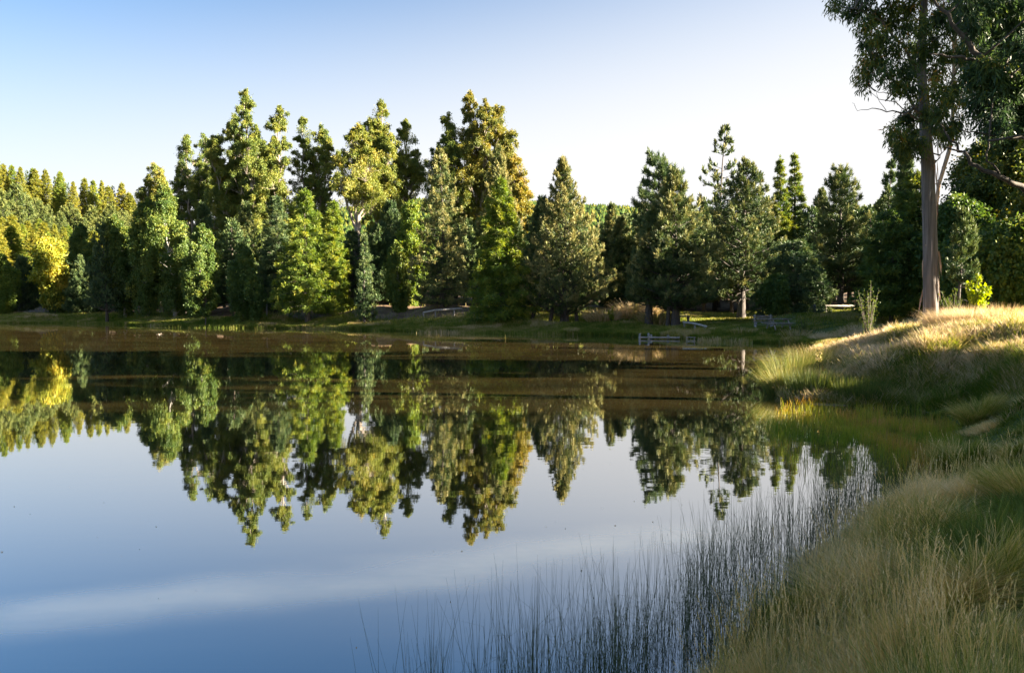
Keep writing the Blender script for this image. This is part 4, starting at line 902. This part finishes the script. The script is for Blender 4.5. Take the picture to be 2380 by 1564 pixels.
# ------------------------------------------------------------------ single plants
def rush_clump(px, d, h0, r0, n, label, mat='rush', name="rush_clump", lean=.45, droop=0.0, wd=.010, tint=.45, plume=0, group=None):
    base = at_px(px, d); base[2] = max(base[2], -.02); g = Geo()
    a = grng.uniform(0, 6.283, n); rr_ = r0 * .45 * np.sqrt(grng.random(n)); x = np.cos(a) * rr_; y = np.sin(a) * rr_
    h = h0 * grng.uniform(.55, 1.15, n); ln = lean * (rr_ / (r0 * .45)) * grng.uniform(.5, 1.5, n) + .05
    k = len(x); d_ = np.stack((np.cos(a + grng.normal(size=k) * .3), np.sin(a + grng.normal(size=k) * .3), 0 * a), -1)
    seg = 4; V = []; T = []; fa = grng.uniform(0, 3.14, k); s = np.stack((np.cos(fa), np.sin(fa), 0 * fa), -1)
    b0 = np.stack((x, y, 0 * x - .05), -1); tn = tint + grng.normal(size=k) * .18
    for q in range(seg + 1):
        t_ = q / seg; c = b0 + d_ * (ln * h * t_ ** 1.5)[:, None] + np.array((0, 0, 1)) * (h * (t_ - (ln * .35 + droop * grng.uniform(.6, 1.2, k)) * t_ ** 2.4))[:, None]
        ww = (wd * (1.02 - t_) * .5) ; V += [c - s * ww, c + s * ww]; T += [tn + .2 * t_, tn + .2 * t_]
    m_ = 2 * (seg + 1); V = np.stack(V, 1).reshape(-1, 3); b_ = np.arange(k)[:, None] * m_
    g.add(V, np.concatenate([b_ + np.array([[2 * q, 2 * q + 1, 2 * q + 3, 2 * q + 2]]) for q in range(seg)]), None, np.clip(np.stack(T, 1).ravel(), 0, 1))
    o = g.obj(name, M[mat], None, loc=tuple(base)); tag(o, label, "plant", group); return o
rush_clump(1850, 22.2, 1.1, 1.6, 2200, "large yellow green rush clump at the tip of the point", tint=.35, group="rushes on the point")
rush_clump(1905, 23.4, .95, 1.5, 1900, "golden rush clump behind the tip of the point", tint=.6, group="rushes on the point")
rush_clump(1826, 20.6, .9, 1.1, 1300, "rush clump overhanging the water below the tip", tint=.4, group="rushes on the point", lean=.7)
rush_clump(1890, 19.4, .62, 1.3, 1500, "low dense green rush clump at the point's waterline, left one", tint=.2, lean=.25, group="rushes on the point")
rush_clump(1990, 18.9, .55, 1.5, 1600, "low dense green rush clump at the point's waterline, right one", tint=.12, lean=.25, group="rushes on the point")
rush_clump(2210, 23.0, .85, 1.3, 1700, "pale fluffy tussock beside the foot of the huge trunk", 'grass', "grass_tussock", .7, .15, .013, .75, group="tussocks on the ridge")
rush_clump(2255, 22.4, .80, 1.3, 1700, "pale fluffy tussock beneath the lime green shrub", 'grass', "grass_tussock", .7, .15, .013, .8, group="tussocks on the ridge")
rush_clump(2325, 22.2, .72, 1.0, 1300, "spiky green gold tussock at the right end of the ridge", 'grass', "grass_tussock", .5, .0, .013, .5, group="tussocks on the ridge")
rush_clump(1400, 63.5, 1.7, 2.6, 900, "pampas tussock at the left under the broad pine", 'grass', "pampas_tussock", .7, .2, .06, .6, group="pampas tussocks")
rush_clump(1480, 65.0, 2.1, 3.4, 1300, "largest pampas tussock between two pine trunks", 'grass', "pampas_tussock", .65, .15, .06, .55, group="pampas tussocks")
rush_clump(1525, 61.0, 1.6, 2.8, 1000, "pampas tussock beside the twin grey trunks", 'grass', "pampas_tussock", .65, .15, .06, .42, group="pampas tussocks")
rush_clump(1850, 46.5, .9, 1.6, 600, "grey green tussock right of the picnic table", 'grass', "grass_tussock", .6, .1, .035, .4, group="meadow tussocks")
rush_clump(1725, 50.0, .6, 1.8, 700, "low tussock on the lawn's water edge, left of the table", 'grass', "grass_tussock", .6, .1, .035, .3, group="meadow tussocks")
rush_clump(1930, 43, .6, 2.0, 900, "tawny tussock in the meadow left of the sapling", 'grass', "grass_tussock", .6, .1, .03, .7, group="meadow tussocks")

def shrub(px, d, ty, hw, label, mat, name, cat="shrub", n=9, per=140, L=.09, Wd=.06, wm='bark_dark', up=1.0, thin=.012, hang=0.0, dens=1.0):
    base = at_px(px, d); H = top_h(px, ty, d, base); R0 = hw * mpp(d); wd, fo = Geo(), Geo()
    for q in range(n):
        a = q * 2.4; ln = R0 * rng.uniform(.35, 1.0) * (.25 if q == 0 else 1); hh = H * (1.0 if q == 0 else rng.uniform(.55, .95))
        pts = bez((0, 0, -.05), (math.cos(a) * ln * .35, math.sin(a) * ln * .35, hh * .6), (math.cos(a) * ln, math.sin(a) * ln, hh), 7)
        tube(wd, pts, np.linspace(thin * 1.6, thin * .4, 7), 4, cap=False)
        k = int(per * dens); s = rng.uniform(.22, 1.0, k); c = np.stack([np.interp(s, np.linspace(0, 1, 7), pts[:, ax]) for ax in range(3)], -1)
        ju = rng.normal(size=(k, 3)) * np.array((.2, .2, .12)) * R0 * (1.15 - s)[:, None] + rng.normal(size=(k, 3)) * .03
        c = c + ju
        for tw in range(8):
            i_ = rng.integers(k); sp = np.interp(s[i_], np.linspace(0, 1, 7), pts[:, 0]), np.interp(s[i_], np.linspace(0, 1, 7), pts[:, 1]), np.interp(s[i_], np.linspace(0, 1, 7), pts[:, 2])
            tube(wd, [sp, c[i_]], [thin * .5, thin * .2], 3, cap=False)
        leaves(fo, c, rng.normal(size=(k, 3)) * .7 + np.array((0, 0, -hang)), L * rng.uniform(.6, 1.2, k), Wd, rng, np.clip(.5 + rng.normal(size=k) * .2, 0, 1))
    return plant_tree(name, (wd, fo), wm, mat, base, label, cat, parts=("stem", "foliage"))
shrub(2018, 31, 652, 34, "slender pale green birch sapling in the meadow grass", 'sapling', "birch_sapling", "sapling", 15, 60, .055, .035)
shrub(2268, 23.5, 640, 34, "lime green leafy shrub glowing above the tawny ridge", 'lime', "leafy_shrub", "shrub", 9, 130, .12, .075)
shrub(2213, 24, 672, 26, "wispy green broom bush at the foot of the huge trunk", 'sapling', "broom_bush", "shrub", 16, 50, .10, .014, hang=-1.5)
shrub(1421, 62, 712, 10, "tiny bright green pine sapling by the pampas", 'lime', "pine_sapling", "sapling", 5, 90, .14, .05, thin=.02)
shrub(1868, 47, 735, 18, "pale wispy shrub in the meadow beyond the picnic table", 'sapling', "wispy_shrub", "shrub", 9, 60, .12, .04, thin=.012)
shrub(1905, 21.5, 800, 10, "dry seeding dock stalk with pale fluffy head on the point", 'grass', "dock_plant", "plant", 4, 60, .05, .03, thin=.006)

# ------------------------------------------------------------------ timber furniture
def post(g, x, y, z0, z1, r, rng=rng):
    tube(g, [(x, y, z0), (x + rng.normal() * .01, y, (z0 + z1) / 2), (x, y, z1)], [r, r * .97, r * .93], 8)
def log_rail(p_list, d_list, hpost, r, label, posts, name="log_rail", mat='woodpale', group=None, pr=.07):
    """p_list: pixel points of the rail's top line"""
    pts = np.array([P(a, b, d) for (a, b), d in zip(p_list, d_list)]); base = np.array((*pts[0][:2], ground(*pts[0][:2])))
    root = empty(name, base, label, "fence", group); g = Geo()
    tube(g, pts - base, np.full(len(pts), r), 8); g.obj("rail", M[mat], root, smooth=True)
    for s in posts:
        c = np.array([np.interp(s, np.linspace(0, 1, len(pts)), pts[:, a]) for a in range(3)])
        g = Geo(); post(g, *(c[:2] - base[:2]), ground(c[0], c[1]) - base[2] - .15, c[2] - base[2] - r * .8, pr); g.obj("post", M['wood'], root, smooth=True)
    return root
log_rail([(983, 727), (1012, 721), (1074, 717)], [69.5, 70, 70.5], .6, .08, "long pale log rail on low posts along the brown bank", [0.02, .5, .85], group="log rails")
log_rail([(1588, 749), (1615, 752), (1642, 759)], [56, 55, 53], .4, .07, "sloping grey log rail beside the twin trunk pine", [.05, .5, .95], group="log rails")
log_rail([(1917, 711), (1986, 711)], [59, 59], .6, .07, "high horizontal rail on two posts before the dark wood", [.03, .96], name="high_rail", mat='wood', group="log rails", pr=.09)
def plank_bench(px, d, wpx, y, label, mat, rz=0.0):
    c = P(px, y, d); base = np.array((*c[:2], ground(*c[:2]))); root = empty("plank_bench", base, label, "bench", "plank benches", rz); wl = wpx * mpp(d); h = max(.35, c[2] - base[2])
    g = Geo(); box(g, (0, 0, h), (wl, .38, .09), bev=.02); g.obj("seat", M[mat], root)
    for s in (-1, 1):
        g = Geo(); box(g, (s * wl * .38, 0, h / 2 - .1), (.16, .28, h + .1), bev=.02); g.obj("leg", M['wood'], root)
plank_bench(1191, 70, 33, 708, "sunlit plank bench under the yellow green larch", 'woodpale')
plank_bench(1589, 62, 28, 735, "dark plank bench on the lawn behind the twin trunks", 'wood')

def picnic():
    d = 50.0; c = at_px(1808, d); root = empty("picnic_table", c, "weathered grey picnic table with attached seats on the shaded lawn", "picnic table", None, R(12))
    g = Geo()
    for k in range(4): box(g, (0, -.28 + k * .187, .76), (1.75, .17, .045), bev=.008)
    g.obj("tabletop", M['wood'], root); root.scale = (.86,) * 3
    for s in (-1, 1):
        g = Geo()
        for k in range(2): box(g, (0, s * .72 + (k - .5) * .15, .45), (1.75, .14, .045), bev=.008)
        g.obj("seat", M['woodpale'], root)
    for sx in (-.6, .6):
        g = Geo(); box(g, (sx, 0, .40), (.07, 1.65, .10), bev=.01); box(g, (sx, 0, .715), (.07, .72, .08), bev=.01); g.obj("crossbar", M['wood'], root)
        for sy in (-1, 1):
            g = Geo(); a, b = np.array((sx + .05, sy * .62, -.03)), np.array((sx + .05, sy * .24, .72)); tube(g, [a, b], [.06, .055], 6); g.obj("leg", M['wood'], root)
picnic()
def bench():
    d = 52.0; c = at_px(1774, d); root = empty("park_bench", c, "dark timber bench with backrest left of the picnic table", "bench", None, R(-4))
    root.scale = (.85,) * 3; g = Geo()
    for k in range(3): box(g, (0, -.16 + k * .15, .46), (1.5, .13, .05), bev=.01)
    g.obj("seat", M['wood'], root)
    g = Geo()
    for k in range(2): box(g, (0, .28 + k * .03, .66 + k * .2), (1.5, .05, .15), bev=.01)
    g.obj("backrest", M['wood'], root)
    for s in (-1, 1):
        g = Geo(); box(g, (s * .6, .0, .2), (.14, .45, .46), bev=.02); box(g, (s * .6, .26, .55), (.1, .08, .9), bev=.02); g.obj("leg", M['wood'], root)
bench()
def jetty():
    a = on_water(1484, 788); b = on_water(1596, 789); dirv = np.array((b[0] - a[0], b[1] - a[1], 0)); ln = np.linalg.norm(dirv); rz = math.atan2(dirv[1], dirv[0])
    root = empty("jetty", (a[0], a[1], 0), "low bleached timber jetty edge lying on the water with two posts", "jetty", None, rz)
    for k in range(3):
        g = Geo(); box(g, (ln * .43, k * .2, .10 + .01 * k), (ln * .86, .16, .10 if k == 0 else .05), rz=.012 * k, bev=.02); g.obj("beam", M['woodpale' if k == 0 else 'wood'], root)
    for (s, h, y) in ((.03, .34, -.15), (.21, .38, -.17), (.26, .26, .6), (.62, .22, .58)):
        g = Geo(); post(g, ln * s, y, -.5, h, .07); g.obj("post", M['wood'], root, smooth=True)
jetty()
def frame():
    a = on_water(1597, 793); root = empty("mooring_frame", (a[0], a[1], 0), "small square timber frame standing in the water by the jetty", "mooring frame", None, 0)
    wl = 17 * mpp(a[1])
    for s in (0, 1):
        g = Geo(); post(g, s * wl, 0, -.5, .27 - .03 * s, .035); g.obj("post", M['wood'], root, smooth=True)
    for z in (.24, .04):
        g = Geo(); tube(g, [(-.06, -.05, z), (wl + .06, -.05, z - .01)], [.022, .022], 7); g.obj("rail", M['woodpale'], root, smooth=True)
jetty_frame = frame()
def lone_post(px, d, h, label, r=.06):
    c = at_px(px, d); g = Geo(); post(g, 0, 0, -.2, h, r); o = g.obj("wooden_post", M['wood'], None, True, tuple(c)); tag(o, label, "post", "lone wooden posts")
lone_post(621, 76.5, 1.3, "thin wooden post on the brown bank beside the short bush")
lone_post(1892, 58, .6, "stubby wooden post left of the high rail", .1)
def rock(px, d, r, label, z=.03):
    c = on_water(px, d) if d > 500 else at_px(px, d)[:2]; g = Geo(); nu, nv = 14, 9; V = []
    for i_ in range(nv):
        ph = math.pi * i_ / (nv - 1)
        for j_ in range(nu):
            th_ = 6.283 * j_ / nu; q = 1 + .18 * math.sin(3 * th_ + ph * 2) * math.sin(ph) + .08 * math.sin(5 * th_ - ph * 4); V.append((math.sin(ph) * math.cos(th_) * r * q, math.sin(ph) * math.sin(th_) * r * .8 * q, math.cos(ph) * r * .6))
    g.add(V, [(i_ * nu + j_, (i_ + 1) * nu + j_, (i_ + 1) * nu + (j_ + 1) % nu, i_ * nu + (j_ + 1) % nu) for i_ in range(nv - 1) for j_ in range(nu)])
    o = g.obj("stone", M['stone'], None, True, (c[0], c[1], z)); tag(o, label, "stone")
rock(1803, 902, .10, "pale round stone in the water under the rushes")
